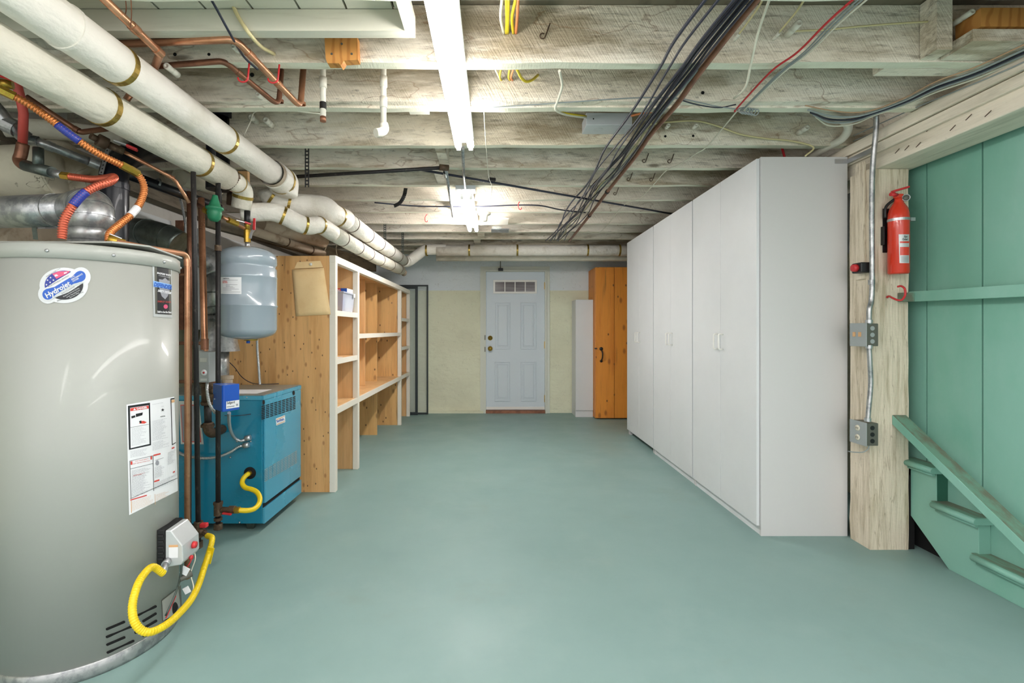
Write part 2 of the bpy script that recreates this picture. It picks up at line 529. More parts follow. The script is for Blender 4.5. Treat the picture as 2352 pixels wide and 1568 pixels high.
    def build(self, name, mats, parent=None, label=None, cat=None, group=None, kind=None, bevel=0, fix=True):
        if not isinstance(mats, (list, tuple)):
            mats = [mats]
        mats = [M_[m] if isinstance(m, str) else m for m in mats]
        if parent is not None:
            org = ORG[parent.name]
        else:
            lo, hi = self.bounds()
            org = Vector(((lo.x + hi.x) / 2, (lo.y + hi.y) / 2, lo.z))
        me = bpy.data.meshes.new(name)
        me.from_pydata([tuple(p - org) for p in self.v], [], self.f)
        for m in mats:
            me.materials.append(m)
        me.polygons.foreach_set('use_smooth', self.s)
        me.polygons.foreach_set('material_index', self.m)
        if fix:
            bm = bmesh.new(); bm.from_mesh(me)
            bmesh.ops.recalc_face_normals(bm, faces=bm.faces)
            if bevel:
                es = [e for e in bm.edges if len(e.link_faces) == 2 and e.calc_face_angle(0) > .6]
                bmesh.ops.bevel(bm, geom=es, offset=bevel, segments=2, profile=.5, affect='EDGES', clamp_overlap=True)
            bm.to_mesh(me); bm.free()
        me.update()
        ob = bpy.data.objects.new(name, me)
        COL.objects.link(ob)
        if parent is not None:
            ob.parent = parent
        else:
            ob.location = org
        ORG[ob.name] = org
        tag(ob, label, cat, group, kind)
        return ob


def tag(o, label=None, cat=None, group=None, kind=None):
    if label: o['label'] = label
    if cat: o['category'] = cat
    if group: o['group'] = group
    if kind: o['kind'] = kind
    return o


def thing(name, label, cat, loc, group=None, kind=None):
    o = bpy.data.objects.new(name, None)
    COL.objects.link(o)
    o.empty_display_size = .1
    o.location = loc
    ORG[o.name] = Vector(loc)
    return tag(o, label, cat, group, kind)


def dup(o, delta=(0, 0, 0), label=None, group=None, parent=None):
    kids = list(o.children)
    c = o.copy()
    COL.objects.link(c)
    if parent is not None:
        c.parent = parent
    else:
        c.location = Vector(o.location) + Vector(delta)
        if label: c['label'] = label
        if group: c['group'] = group
    for k in kids:
        dup(k, parent=c)
    return c


def fY(Y):
    """picture-frame measure on the frontal plane y = Y (layer steps towards the viewer)."""
    return lambda u, v, l: P(u, v, Y) + Vector((0, -.0007 * l, 0))


def fX(X, sgn=1):
    return lambda u, v, l: PX(u, v, X) + Vector((.0007 * l * sgn, 0, 0))

# ================================================================ the setting
MB().box(-3.2, 3.6, -3.0, 7.1, -.1, 0).build('floor', 'floor', kind='structure')
b = MB()
b.box(-2.9, -.145, 6.91, 7.1, 0, 2.6); b.box(.755, 3.4, 6.91, 7.1, 0, 2.6); b.box(-.145, .755, 6.91, 7.1, 2.06, 2.6)
b.build('wall_back', 'wall', kind='structure')
MB().box(-2.7, -2.5, .2, 6.91, 0, 2.52).build('wall_left', 'wall_white', kind='structure')
MB().box(2.62, 2.8, 2.95, 6.91, 0, 2.52).build('wall_right', 'wall', kind='structure')
b = MB()
y = .9
while y < 7.0:                                     # rough subfloor boards over the joists
    b.box(-2.7, 3.5, y, y + .135, 2.515, 2.54)
    y += .142
b.box(-2.7, 3.5, .9, 7.1, 2.545, 2.6)
b.build('ceiling', 'subfloor', kind='structure')
MB().box(-2.5, -.155, 6.87, 6.91, 0, .035).build('baseboard_back', 'wall', kind='structure')

# door
d = thing('door_1', None, None, (.305, 6.91, 0), kind='structure')
d['label'] = 'pale grey steel entry door with four raised panels and small top window'
b = MB()
b.box(-.145, -.118, 6.87, 7.0, 0, 2.0349); b.box(.73, .755, 6.87, 7.0, 0, 2.0349); b.box(-.145, .755, 6.87, 7.0, 2.035, 2.06)
b.box(-.20, -.1455, 6.893, 6.908, 0, 2.11); b.box(.7555, .80, 6.893, 6.908, 0, 2.11); b.box(-.145, .755, 6.893, 6.908, 2.0605, 2.11)
b.build('door_frame', 'frame_paint', d)
b = MB()
b.box(-.118, .73, 6.915, 6.955, .045, 2.035)
leaf = b.build('door_leaf', 'door', d, bevel=.002)
k = 159.2


def dx(px): return (px - CX) * 6.91 / F
def dz(py): return H - (py - CY) * 6.91 / F


b = MB()
for (x0, x1, y0, y1) in ((1137, 1172.5, 694, 801.5), (1195.5, 1232, 694, 801.5), (1136, 1172, 830, 921), (1196, 1232.5, 830, 921)):
    X0, X1, Z0, Z1 = dx(x0), dx(x1), dz(y1), dz(y0)
    for (q, t) in ((0, .012), (.032, .007)):
        w = .012
        a0, a1, c0, c1 = X0 + q, X1 - q, Z0 + q, Z1 - q
        b.box(a0, a1, 6.915 - t, 6.915, c0, c0 + w); b.box(a0, a1, 6.915 - t, 6.915, c1 - w, c1)
        b.box(a0, a0 + w, 6.915 - t, 6.915, c0 + w, c1 - w); b.box(a1 - w, a1, 6.915 - t, 6.915, c0 + w, c1 - w)
    b.box(X0 + .05, X1 - .05, 6.908, 6.915, Z0 + .05, Z1 - .05)
b.build('raised_panel', 'door', leaf, bevel=.003)
b = MB()
X0, X1, Z0, Z1 = dx(1133), dx(1233), dz(674), dz(643)
b.box(X0, X1, 6.898, 6.915, Z0, Z0 + .028); b.box(X0, X1, 6.898, 6.915, Z1 - .028, Z1)
b.box(X0, X0 + .028, 6.898, 6.915, Z0 + .0281, Z1 - .0281); b.box(X1 - .028, X1, 6.898, 6.915, Z0 + .0281, Z1 - .0281)
for i in (1, 2, 3):
    xm = X0 + .02 + (X1 - X0 - .04) * i / 4
    b.box(xm - .007, xm + .007, 6.9, 6.912, Z0 + .02, Z1 - .02)
b.build('window_frame', 'white_gloss', leaf, bevel=.002)
MB().box(X0 + .02, X1 - .02, 6.909, 6.914, Z0 + .02, Z1 - .02).build('window_pane', 'lite', leaf)
MB().box(-.115, .727, 6.905, 6.915, .05, .088).build('door_sweep', 'white_gloss', d)
MB().box(-.12, .735, 6.87, 6.97, 0, .042).build('threshold', 'copper_old', d)
for (px, py, nm) in ((1126, 776, 'deadbolt'), (1126, 800, 'door_knob')):
    c = P(px, py, 6.915)
    b = MB().lathe([(.0, 0), (.034, 0), (.034, .008), (.02, .012), (.016, .03)] + ([(.03, .04), (.034, .055), (.026, .07), (0, .074)] if nm == 'door_knob' else [(.018, .034), (0, .036)]), c, (0, -1, 0), 24)
    b.build(nm, 'brass', leaf)
for py in (656, 792, 915):
    c = P(1251.5, py, 6.9)
    MB().box(c.x - .008, c.x + .01, 6.89, 6.915, c.z - .05, c.z + .05).build('hinge', 'brass', d)
for py in (775, 802):
    c = P(1114, py, 6.88)
    MB().box(c.x - .006, c.x + .006, 6.86, 6.87, c.z - .035, c.z + .035).build('strike_plate', 'grey_dark', d)
t = thing('door_stop', 'black bracket on a steel rod hanging over the grey door', 'bracket', P(1150, 625, 6.86))
MB().tube([P(1149.5, 583, 6.86), P(1149.5, 616, 6.86)], .006, 8).build('rod', 'grey_dark', t)
c = P(1150, 619, 6.86)
MB().box(c.x - .035, c.x + .035, 6.835, 6.875, c.z - .02, c.z + .02).build('bracket_plate', 'black', t, bevel=.004)

# ---------------------------------------------------------------- joists
JY = [1.57, 1.983, 2.381, 2.849, 3.237, 3.622, 4.027, 4.433, 4.93, 5.327, 5.739, 6.16, 6.55, 6.88]      # rear lower edge of each joist
JL = ['whitewashed ceiling joist over the camera with the red wire crossing first',
      'broad whitewashed joist carrying the square orange wood block',
      'whitewashed joist just in front of the grey junction box, doubled by a second board',
      'rough stained joist that carries the grey junction box on its face',
      'whitewashed joist at the far end of the long fluorescent light',
      'whitewashed joist just behind the black steam pipe that crosses the ceiling',
      'whitewashed joist over the near end of the short fluorescent light',
      'pale joist with two small red hooks, over the middle of the short light',
      'pale joist beside the white porcelain lamp holder',
      'pale joist over the far end of the short fluorescent light',
      'dusty joist in front of the long white crossing pipe',
      'shadowed joist directly above the long white crossing pipe',
      'shadowed joist behind the long white crossing pipe',
      'shadowed joist against the far concrete wall']
JM = ['joist', 'joist', 'joist', 'joist_dirty', 'joist', 'joist', 'joist_clean', 'joist_clean', 'joist_clean', 'joist_clean', 'joist', 'joist_dirty', 'joist_dirty', 'joist_dirty']
joists = []
for y, l, m in zip(JY, JL, JM):
    b = MB()
    n = 30
    xs = [-2.5 + 5.9 * i / n for i in range(n + 1)]
    vs, fs = [], []
    for i, x in enumerate(xs):                     # sawn edges wander a little
        dz_ = R.uniform(-.004, .004); dy = R.uniform(-.002, .002)
        vs += [(x, y - .045 + dy, ZJ + dz_), (x, y + dy, ZJ + dz_ + R.uniform(-.002, .002)), (x, y, 2.513), (x, y - .045, 2.513)]
    for i in range(n):
        o = i * 4
        for a_, b_ in ((0, 1), (1, 2), (2, 3), (3, 0)):
            fs.append((o + a_, o + b_, o + 4 + b_, o + 4 + a_))
    fs += [(0, 1, 2, 3), (n * 4 + 3, n * 4 + 2, n * 4 + 1, n * 4)]
    b._add(vs, fs)
    b.m = [1 if (i % 4 == 0 and i < n * 4) else 0 for i in range(len(fs))]
    joists.append(b.build('ceiling_joist', [m, 'joist_edge'], label=l, cat='joist', group='ceiling joists'))
MB().box(-2.5, 3.4, 2.291, 2.333, ZJ + .012, 2.513).build('ceiling_joist', 'joist', label='second board sistered tight to the doubled joist before the junction box', cat='joist', group='ceiling joists')
for y, l in ((1.166, 'whitewashed ceiling joist one bay behind the one crossed by the red wire'), (.762, 'whitewashed ceiling joist two bays behind the one crossed by the red wire')):
    MB().box(-2.5, 3.4, y - .045, y, ZJ, 2.513).build('ceiling_joist', 'joist', label=l, cat='joist', group='ceiling joists')
# bore holes with their dark bores, on the nearer joists
for (px, py, Y, r) in ((480, 125, 1.936, .006), (402, 125, 1.936, .007), (1614, 213, 2.289, .008), (1528, 313, 2.802, .007), (1592, 312, 2.802, .007), (579, 172, 2.289, .01)):
    MB().disc(P(px, py, Y), (0, -1, 0), r, .0015).build('bore_hole', 'void', joists[{1.936: 1, 2.289: 2, 2.802: 3}[Y]])

# lowered board deck at the near ceiling
t = MB().box(-1.95, -.293, 1.739, 1.782, 2.285, 2.363)
t.build('deck_rim_board', 'deck', label='smooth painted rim board under the lowered ceiling boards, above the orange block', cat='board')
MB().box(-.325, -.293, 1.2, 1.739, 2.285, 2.363).build('deck_edge_board', 'deck', label='short painted edge board beside the long fluorescent light', cat='board')
x = -1.9
q = 0
while x < -.33:
    w = min(.166, -.325 - x)
    MB().box(x, x + w - .004, 1.2, 1.765, 2.366, 2.386).build('deck_board', 'deck', label='painted white board in the lowered ceiling patch above the copper pipes', cat='board', group='lowered ceiling boards')
    x += .171
MB().box(-1.95, -.30, 1.2, 1.765, 2.388, 2.40).build('deck_shade_sheet', 'void', label='black sheet standing in for the dark above the lowered ceiling boards', cat='board')  # added black sheet keeps the gaps between the boards dark
# short bridging blocks, cleats
for (x0, x1, y0, y1, z0, z1, m, l) in (
        (-.36, -.30, 2.86, 3.19, 2.30, 2.5, 'joist', 'tapered painted bridging block behind the end of the long light'),
        (-.42, -.35, 3.25, 3.577, 2.29, 2.5, 'joist_clean', 'painted bridging block with nail heads, crossed by the black pipe'),
        (-.37, -.28, 4.05, 4.385, 2.285, 2.5, 'joist_clean', 'cream bridging block crossed by the steel pipe end'),
        (-.27, -.16, 4.45, 4.88, 2.285, 2.5, 'joist_clean', 'cream bridging block behind the short light'),
        (-.19, -.11, 5.35, 5.69, 2.285, 2.5, 'joist', 'grey painted bridging block past the end of the short light'),
        (-.25, -.17, 5.75, 6.11, 2.285, 2.5, 'joist', 'small grey bridging block touching the white crossing pipe'),
        (1.72, 1.78, 1.86, 1.935, 2.288, 2.51, 'joist', 'rough white bridging block by the porcelain tube over the stairs'),
        (1.8, 2.09, 1.80, 1.93, 2.285, 2.33, 'joist', 'short flat cleat beside the rough bridging block'),
        (1.62, 2.08, 1.99, 2.05, 2.285, 2.33, 'joist', 'pale cleat nailed behind the wide joist near the stair beam'),
        (-.43, -.33, 2.39, 2.45, 2.30, 2.36, 'deck', 'small split block tied beside the long light')):
    MB().box(x0, x1, y0, y1, z0, z1).build('bridging_block', m, label=l, cat='block')
MB().box(1.83, 2.15, 1.80, 1.9, 2.34, 2.41).build('shim_block', 'block', label='raw orange shim block wedged over the stair beam', cat='block')
MB().box(2.04, 2.2, 1.76, 1.88, 2.285, 2.335).build('shim_block', 'block', label='darker orange shim block resting on the stair beam', cat='block')
# orange block on the wide joist
w0 = thing('wood_block', 'square orange fir block with splintered lower edge nailed on the wide joist', 'block', P(783, 148, 1.93))
f = lambda u, v, l: Vector(((u - CX) * 1.9 / F, 1.9 + l, H - (v - CY) * 1.9 / F))
MB().prism([(745, 83), (820, 83), (822, 137), (790, 139), (786, 146), (782, 150), (778, 145), (752, 145), (748, 134)], f, 0, .036).build('block_body', 'block', w0)
for (u, v) in ((762, 124), (808, 124), (785, 101)):
    MB().disc(f(u, v, 0), (0, -1, 0), .0045, .002, 10).build('nail_head', 'grey_dark', w0)

# ---------------------------------------------------------------- carrying beam, post, stairs
bm_ = MB().box(2.091, 2.296, .3, 5.2, 2.08, ZJ - .002)
beam = bm_.build('carrying_beam', 'beam', label='heavy white painted timber beam running over the post and the green stair wall', cat='beam', bevel=.006)
b = MB()
b.box(2.06, 2.0905, .3, 5.0, 2.215, 2.272)
b.box(2.072, 2.0905, .3, 5.0, 2.16, 2.21)
b.build('ledger_board', 'beam', beam, bevel=.003)
for (px, py) in ((2056, 352), (2078, 345), (2104, 338), (2128, 302), (2182, 300), (2145, 280), (2218, 276), (2262, 268)):
    c = PX(px, py, 2.0905)
    MB().tube([c, c + Vector((-.006, -.032, .012))], .0017, 6).build('bent_nail', 'rusty', beam)
po = thing('timber_post', 'rough whitewashed timber post that carries the beam and the fire extinguisher', 'post', (2.15, 2.68, 0))
b = MB()
n = 18
vs, fs = [], []
for i in range(n + 1):
    z = 2.078 * i / n
    j = lambda: R.uniform(-.003, .003)
    vs += [(2.052 + j(), 2.614 + j(), z), (2.262 + j(), 2.614 + j(), z), (2.262, 2.76, z), (2.052 + j(), 2.76 + j(), z)]
for i in range(n):
    o = i * 4
    for a_, b_ in ((0, 1), (1, 2), (2, 3), (3, 0)):
        fs.append((o + a_, o + b_, o + 4 + b_, o + 4 + a_))
fs += [(0, 1, 2, 3), (n * 4, n * 4 + 1, n * 4 + 2, n * 4 + 3)]
b._add(vs, fs)
b.build('post_body', 'post', po)
MB().box(2.035, 2.0505, 2.64, 2.70, 1.48, 2.13).build('nailer_strip', 'post', po, bevel=.003)
# green plank wall
x0 = 2.335
ys = [2.95, 2.585, 2.29, 1.97, 1.65, 1.3]
pw = thing('plank_wall', 'tall green painted plank wall enclosing the staircase', 'wall', (x0, 2.1, 0), kind='structure')
for (a_, b_), z_ in zip(zip(ys, ys[1:]), (.46, .29, .1, .05, .02)):
    MB().box(x0, x0 + .014, b_ + .004, a_ - .004, z_, 2.3).build('plank', 'green', pw)
MB().box(x0 + .0145, x0 + .05, 1.3, 2.95, 0, 2.3).build('plank_shade_sheet', 'void', pw)  # black sheet stands in for the shade in the seams and under the stairs
# stairs
st = thing('staircase', 'green painted stair side with worn treads rising behind the post', 'stairs', (2.28, 2.2, 0), kind='structure')
nose = [(2.455, .49), (2.235, .317), (2.02, .145)]
b = MB()
prof = [(2.62, .185), (2.40, 0), (1.2, 0), (1.2, .10), (2.02, .10), (2.04, .125), (2.25, .125), (2.252, .295), (2.465, .295), (2.467, .465), (2.62, .465)]
b.prism(prof, lambda u, v, l: Vector((l, u, v)), 2.278, 2.3345)
b.build('stringer', 'green', st, bevel=.002)
MB().box(2.2965, 2.334, 1.2, 2.33, .126, .127).build('stringer_cap', 'green_worn', st)
for i, (ny, nz) in enumerate(nose):
    back = [2.66, 2.47, 2.262][i]
    b = MB()
    b.box(2.25, 2.334, ny, back, nz - .03, nz)
    b.tube([(2.25, ny - .003, nz - .015), (2.25, back - .01, nz - .015)], .0153, 12)
    b.tube([(2.262, ny + .01, nz - .038), (2.262, back - .02, nz - .038)], .008, 8)
    b.build('tread', 'green' if i != 2 else 'green', st)
    MB().box(2.252, 2.334, ny + .012, back, nz, nz + .0015).build('tread_surface', 'green_worn', st)
for (y, z0, z1) in ((2.467, .317, .46), (2.255, .147, .29)):
    MB().box(2.28, 2.3345, y - .003, y, z0, z1).build('riser', 'green_dark', st)
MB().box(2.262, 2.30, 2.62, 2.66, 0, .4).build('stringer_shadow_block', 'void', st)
b = MB()
A, B = Vector((2.208, 2.60, .70)), Vector((2.208, 1.5, .0125))
b.prism([(2.17, 0), (2.245, 0), (2.245, -.05), (2.17, -.05)], lambda u, v, l: Vector((u, l, .735 + v - (2.612 - l) * .627)), 2.612, 1.55)
hb = b.build('handrail_board', ['green'], label='sloping green handrail plank with a worn top beside the stairs', cat='handrail', bevel=.002)
MB().prism([(2.172, .0006), (2.243, .0006), (2.243, .0022), (2.172, .0022)], lambda u, v, l: Vector((u, l, .735 + v - (2.612 - l) * .627)), 2.609, 1.55).build('worn_top', 'green_worn', hb)
b = MB()
b.prism([(2.612, 1.407), (1.2, 1.38), (1.2, 1.325), (2.612, 1.352)], lambda u, v, l: Vector((l, u, v)), 2.262, 2.30)
b.build('wall_rail', 'green', label='long green rail running level across the plank wall', cat='rail', bevel=.002)
MB().box(2.20, 2.262, 2.575, 2.612, 1.352, 1.40).build('rail_end_block', 'green_worn', label='small green block joining the level rail to the post', cat='block', bevel=.002)

# ---------------------------------------------------------------- three white wardrobes
CXF, CD, CW, CT = 1.532, .523, .913, 2.205


def wardrobe():
    y0 = 2.785
    t = thing('wardrobe', 'white tall wardrobe with two flush doors, the one whose blank grey side faces the room', 'wardrobe', (CXF + .26, y0 + CW / 2, 0), 'white tall wardrobes')
    b = MB()
    x0, x1, y1 = CXF + .02, CXF + CD, y0 + CW - .002
    b.box(x0, x1, y0, y0 + .018, 0, CT); b.box(x0, x1, y1 - .018, y1, 0, CT)
    b.box(x0, x1, y0 + .018, y1 - .018, CT - .02, CT); b.box(x1 - .006, x1, y0 + .018, y1 - .018, .05, CT - .02)
    b.box(x0, x1, y0 + .018, y1 - .018, .05, .07)
    b.box(x0, x1, y0 + .018, y1 - .018, 1.1, 1.118)
    b.build('carcass', 'side_lam', t, bevel=.001)
    MB().box(x0 + .004, x0 + .02, y0 + .018, y1 - .018, 0, .05).build('plinth', 'white_lam', t)
    ym = (y0 + y1) / 2
    for (a, c, s) in ((y0 + .012, ym - .0015, -1), (ym + .0015, y1 - .003, 1)):
        dr = MB().box(CXF, CXF + .018, a, c, .056, CT - .006).build('door', 'white_lam', t, bevel=.0015)
        yh = ym + s * .036
        MB().tube(fillet([(CXF, yh, 1.17), (CXF - .03, yh, 1.172), (CXF - .03, yh, 1.068), (CXF, yh, 1.07)], .012, 5), .005, 10).build('handle', 'white_gloss', dr)
    return t


w1 = wardrobe()
dup(w1, (0, CW, 0), 'white tall wardrobe in the middle, joined between two matching ones', 'white tall wardrobes')
w3 = dup(w1, (0, 2 * CW, 0), 'white tall wardrobe standing open-footed next to the orange pine closet', 'white tall wardrobes')
for c in list(w3.children):
    if c.name.startswith('plinth'):
        bpy.data.objects.remove(c)
ORG[w3.name] = Vector(w3.location)
for y in (4.665, 5.485):
    MB().box(CXF + .022, CXF + .05, y - .014, y + .014, 0, .0495).build('foot', 'side_lam', w3)
for (px, s) in ((1, 1),):
    b = MB()
    b.box(1.98, 2.052, 2.781, 2.7845, 2.165, 2.19); b.box(2.0525, 2.0555, 2.60, 2.785, 2.165, 2.19)
    b.build('corner_brace', 'steel', label='flat steel angle brace fixing the wardrobe top to the post', cat='bracket')

# pine closet, narrow white cabinet
t = thing('pine_closet', 'orange varnished pine closet with a black thumb latch at the far wall', 'closet', (1.75, 6.65, 0))
b = MB()
b.box(1.358, 2.35, 6.43, 6.89, .012, 2.04)
b.build('closet_body', 'orange_pine', t, bevel=.002)
for (a, c) in ((1.362, 1.606), (1.612, 1.86), (1.866, 2.11)):
    MB().box(a, c, 6.41, 6.4295, .02, 2.035).build('door_board', 'orange_pine', t, bevel=.002)
b = MB()
c = P(1381, 801, 6.408)
b.lathe([(0, 0), (.026, 0), (.02, .006), (0, .007)], c, (0, -1, 0), 8)
b.lathe([(0, 0), (.02, 0), (.015, .006), (0, .007)], P(1381, 829, 6.408), (0, -1, 0), 8)
b.tube(catmull([c + Vector((0, -.005, -.01)), c + Vector((.006, -.045, -.05)), c + Vector((.006, -.045, -.11)), c + Vector((0, -.005, -.16))], 5), .009, 10)
b.build('thumb_latch', 'black', t)
c = P(1368, 800, 6.40)
MB().box(c.x - .012, c.x + .02, 6.395, 6.4095, c.z - .008, c.z + .008).build('latch_bar', 'black', t)
t = thing('narrow_cabinet', 'narrow plain white cabinet standing between the grey door and pine closet', 'cabinet', (1.24, 6.72, 0))
b = MB().box(1.118, 1.357, 6.58, 6.89, 0, 1.612)
b.build('cabinet_body', 'white_lam', t, bevel=.002)
MB().box(1.12, 1.356, 6.562, 6.5795, .095, 1.612).build('cabinet_door', 'white_lam', t, bevel=.002)

# ---------------------------------------------------------------- plywood shelving
sh = thing('shelving_unit', 'long knotty plywood shelving with white edge trim along the dim side wall', 'shelving', (-1.56, 5.1, 0))
ZT = 1.747
MB().box(-1.96, -1.20, 3.539, 3.56, 0, ZT - .001).build('end_panel', 'pine', sh, bevel=.001)
MB().box(-1.96, -1.20, 3.56, 6.66, ZT - .02, ZT).build('top_panel', 'ply', sh)
for (y, m) in ((4.13, 'ply'), (6.03, 'ply_knot'), (6.645, 'ply')):
    MB().box(-1.96, -1.20, y, y + .018, 0, ZT - .02).build('divider', m, sh)
MB().box(-1.96, -1.35, 5.0, 5.018, .616, ZT - .02).build('divider', 'ply', sh)
MB().box(-1.96, -1.337, 5.46, 5.478, 0, ZT - .02).build('divider', 'ply_knot', sh)
MB().box(-1.978, -1.96, 3.539, 6.66, 0, ZT).build('back_panel', 'ply', sh)
for (y0, y1, zs) in ((3.56, 4.13, (1.343, .981)), (4.148, 6.03, (1.164,)), (6.048, 6.645, (1.35, .978))):
    for z in zs:
        if y0 == 4.148:
            MB().box(-1.34, -1.19, y0, y1, z - .018, z).build('shelf', 'ply', sh)
        else:
            MB().box(-1.96, -1.19, y0, y1, z - .018, z).build('shelf', 'ply', sh)
        MB().box(-1.19, -1.174, y0 - .0, y1, z - .04, z + .001).build('shelf_trim', 'trim_white', sh, bevel=.001)
for (y0, y1) in ((3.56, 4.13), (4.148, 6.03), (6.048, 6.645)):
    if y0 == 4.148:
        MB().box(-1.96, -1.19, y0, 5.46, .596, .614).build('counter', 'ply', sh)
        MB().box(-1.96, -1.19, 5.478, y1, .596, .614).build('counter', 'ply', sh)
    else:
        MB().box(-1.96, -1.19, y0, y1, .596, .614).build('counter', 'ply', sh)
MB().box(-1.189, -1.172, 3.585, 6.625, .57, .616).build('counter_trim', 'trim_white', sh, bevel=.001)
MB().box(-1.216, -1.17, 3.533, 6.67, ZT - .05, ZT + .002).build('top_trim', 'trim_white', sh, bevel=.002)
for (y0, y1) in ((3.534, 3.582), (4.115, 4.165), (6.018, 6.064), (6.63, 6.668)):
    MB().box(-1.2155, -1.171, y0, y1, 0, ZT - .05).build('stile', 'trim_white', sh, bevel=.002)
# paper on shelf, bin, envelope
MB().box(-1.30, -1.20, 3.60, 3.80, .982, .985).build('loose_paper', 'paper', label='loose white paper lying on the second shelf of the plywood unit', cat='paper')
bn = thing('storage_bin', 'clear plastic bin with a snap lid on the upper shelf of the plywood unit', 'bin', (-1.33, 3.95, 1.344))
x0, x1, y0, y1, z0, z1 = -1.47, -1.197, 3.80, 4.10, 1.345, 1.492
b = MB()
tp = .012
b._add([(x0 + tp, y0 + tp, z0), (x1 - tp, y0 + tp, z0), (x1 - tp, y1 - tp, z0), (x0 + tp, y1 - tp, z0), (x0, y0, z1), (x1, y0, z1), (x1, y1, z1), (x0, y1, z1)],
       [(0, 3, 2, 1), (0, 1, 5, 4), (1, 2, 6, 5), (2, 3, 7, 6), (3, 0, 4, 7)])
b.build('bin_body', 'bin', bn)
MB().box(x0 - .006, x1 + .008, y0 - .008, y1 + .008, z1, z1 + .014).build('bin_lid', 'bin', bn, bevel=.004)
MB().box(x1 + .0085, x1 + .014, 4.04, 4.08, z1 - .02, z1 + .01).build('bin_latch', 'white_gloss', bn)
fb = lambda u, v, l: Vector((u, y0 - .001 - .0007 * l + .011 * (z1 - v) / (z1 - z0), v))
ft = lambda u, v, l: fb(u, -v, l)
bo = MB()
bo.box(x0 + .03, -1.218, y0 + .03, y0 + .10, z0 + .006, z1 - .02)
bo.build('blue_carton', 'label_navy', label='blue printed carton stored inside the clear bin', cat='carton')
b = MB().box(-1.30, -1.214, y0 + .105, y1 - .02, z0 + .006, z1 - .03)
b.build('papers_bundle', 'paper', label='pale folded papers stored inside the clear bin', cat='paper')
b = MB()
yb = y0 + .029
fl = lambda u, v, l: Vector((u, yb - .0007 * l, -v))
for i in range(7):
    b.quad([(-1.28, -(1.45 - i * .01)), (-1.225 - .004 * (i % 3), -(1.45 - i * .01)), (-1.225 - .004 * (i % 3), -(1.446 - i * .01)), (-1.28, -(1.446 - i * .01))], fl, 1, i % 2)
b.quad([(-1.275, -1.39), (-1.23, -1.39), (-1.23, -1.36), (-1.275, -1.36)], fl, 1, 2)
b.build('carton_print', ['paper', 'label_red', 'label_tan'], bpy.data.objects['blue_carton'], fix=False)
bx = thing('bandage_box', 'flat blue and white box with a red 200 lying on the clear bin', 'box', (-1.3, 4.0, 1.5065))
MB().box(-1.42, -1.207, 3.93, 4.09, 1.5065, 1.54).build('box_body', 'paper', bx, bevel=.001)
b = MB()
fl = lambda u, v, l: Vector((u, 3.93 - .0007 * l, -v))
b.quad([(-1.42, -1.54), (-1.207, -1.54), (-1.207, -1.507), (-1.42, -1.507)], fl, 1, 0)
b.quad([(-1.42, -1.54), (-1.262, -1.54), (-1.252, -1.507), (-1.42, -1.507)], fl, 2, 1)
b.text('200', fl, -1.302, -1.513, .018, 3, 2, width=.038, bold=.03)
b.build('box_print', ['label_blue', 'label_red', 'paper'], bx, fix=False)
en = thing('manila_envelope', 'large padded manila envelope pinned to the plywood end panel', 'envelope', P(715, 725, 3.52))
f = lambda u, v, l: P(u, v, 3.535) + Vector((0, -l, 0))
b = MB()
q = [(671, 619), (744, 615), (760, 722), (680, 726)]
nu, nv = 8, 12
vs, fs = [], []
for side in (0, 1):
    for j in range(nv + 1):
        for i in range(nu + 1):
            s, t_ = i / nu, j / nv
            u = (1 - s) * (1 - t_) * q[0][0] + s * (1 - t_) * q[1][0] + s * t_ * q[2][0] + (1 - s) * t_ * q[3][0]
            v = (1 - s) * (1 - t_) * q[0][1] + s * (1 - t_) * q[1][1] + s * t_ * q[2][1] + (1 - s) * t_ * q[3][1]
            e = math.sin(PI * s) ** .5 * math.sin(PI * min(1, t_ * 1.0)) ** .5 if 0 < s < 1 and 0 < t_ < 1 else 0
            vs.append(f(u, v, .004 + (.022 + .006 * math.sin(7 * s + 5 * t_)) * e if side else .002))
N = (nu + 1) * (nv + 1)
for side in (0, 1):
    for j in range(nv):
        for i in range(nu):
            a = side * N + j * (nu + 1) + i
            fs.append((a, a + 1, a + nu + 2, a + nu + 1))
edge = [i for i in range(nu + 1)] + [j * (nu + 1) + nu for j in range(1, nv + 1)] + [nv * (nu + 1) + i for i in range(nu - 1, -1, -1)] + [j * (nu + 1) for j in range(nv - 1, 0, -1)]
for a, c in zip(edge, edge[1:] + edge[:1]):
    fs.append((a, c, N + c, N + a))
b._add(vs, fs, True)
b.build('envelope_body', 'manila', en)
MB().prism([(677, 617), (684, 602), (737, 599), (743, 614)], f, .006, .009).build('envelope_flap', 'manila', en)
MB().lathe([(0, .018), (.008, .016), (.011, .008), (.009, .001), (.0, 0)], P(715, 607, 3.527), (0, -1, 0), 14).build('push_pin', 'white_gloss', label='round white push pin holding the manila envelope flap', cat='pin')

# glazed storm panels leaning in the corner
for (x0, x1, y, z1, fw, l) in ((-1.5, -.935, 6.78, 1.835, .022, 'tall dark framed storm panel leaning on the far wall, the taller one'),
                               (-1.6, -1.075, 6.73, 1.81, .035, 'thick dark framed glass panel standing behind the shelving end')):
    t = thing('storm_panel', l, 'window panel', ((x0 + x1) / 2, y, 0))
    b = MB()
    b.box(x0, x1, y, y + .02, 0.001, fw * 1.2); b.box(x0, x1, y, y + .02, z1 - fw, z1)
    b.box(x0, x0 + fw, y, y + .02, fw * 1.2, z1 - fw); b.box(x1 - fw, x1, y, y + .02, fw * 1.2, z1 - fw)
    b.build('panel_frame', 'frame_dark', t, bevel=.002)
    MB().box(x0 + fw, x1 - fw, y + .008, y + .012, fw * 1.2, z1 - fw).build('panel_glass', 'glass', t)

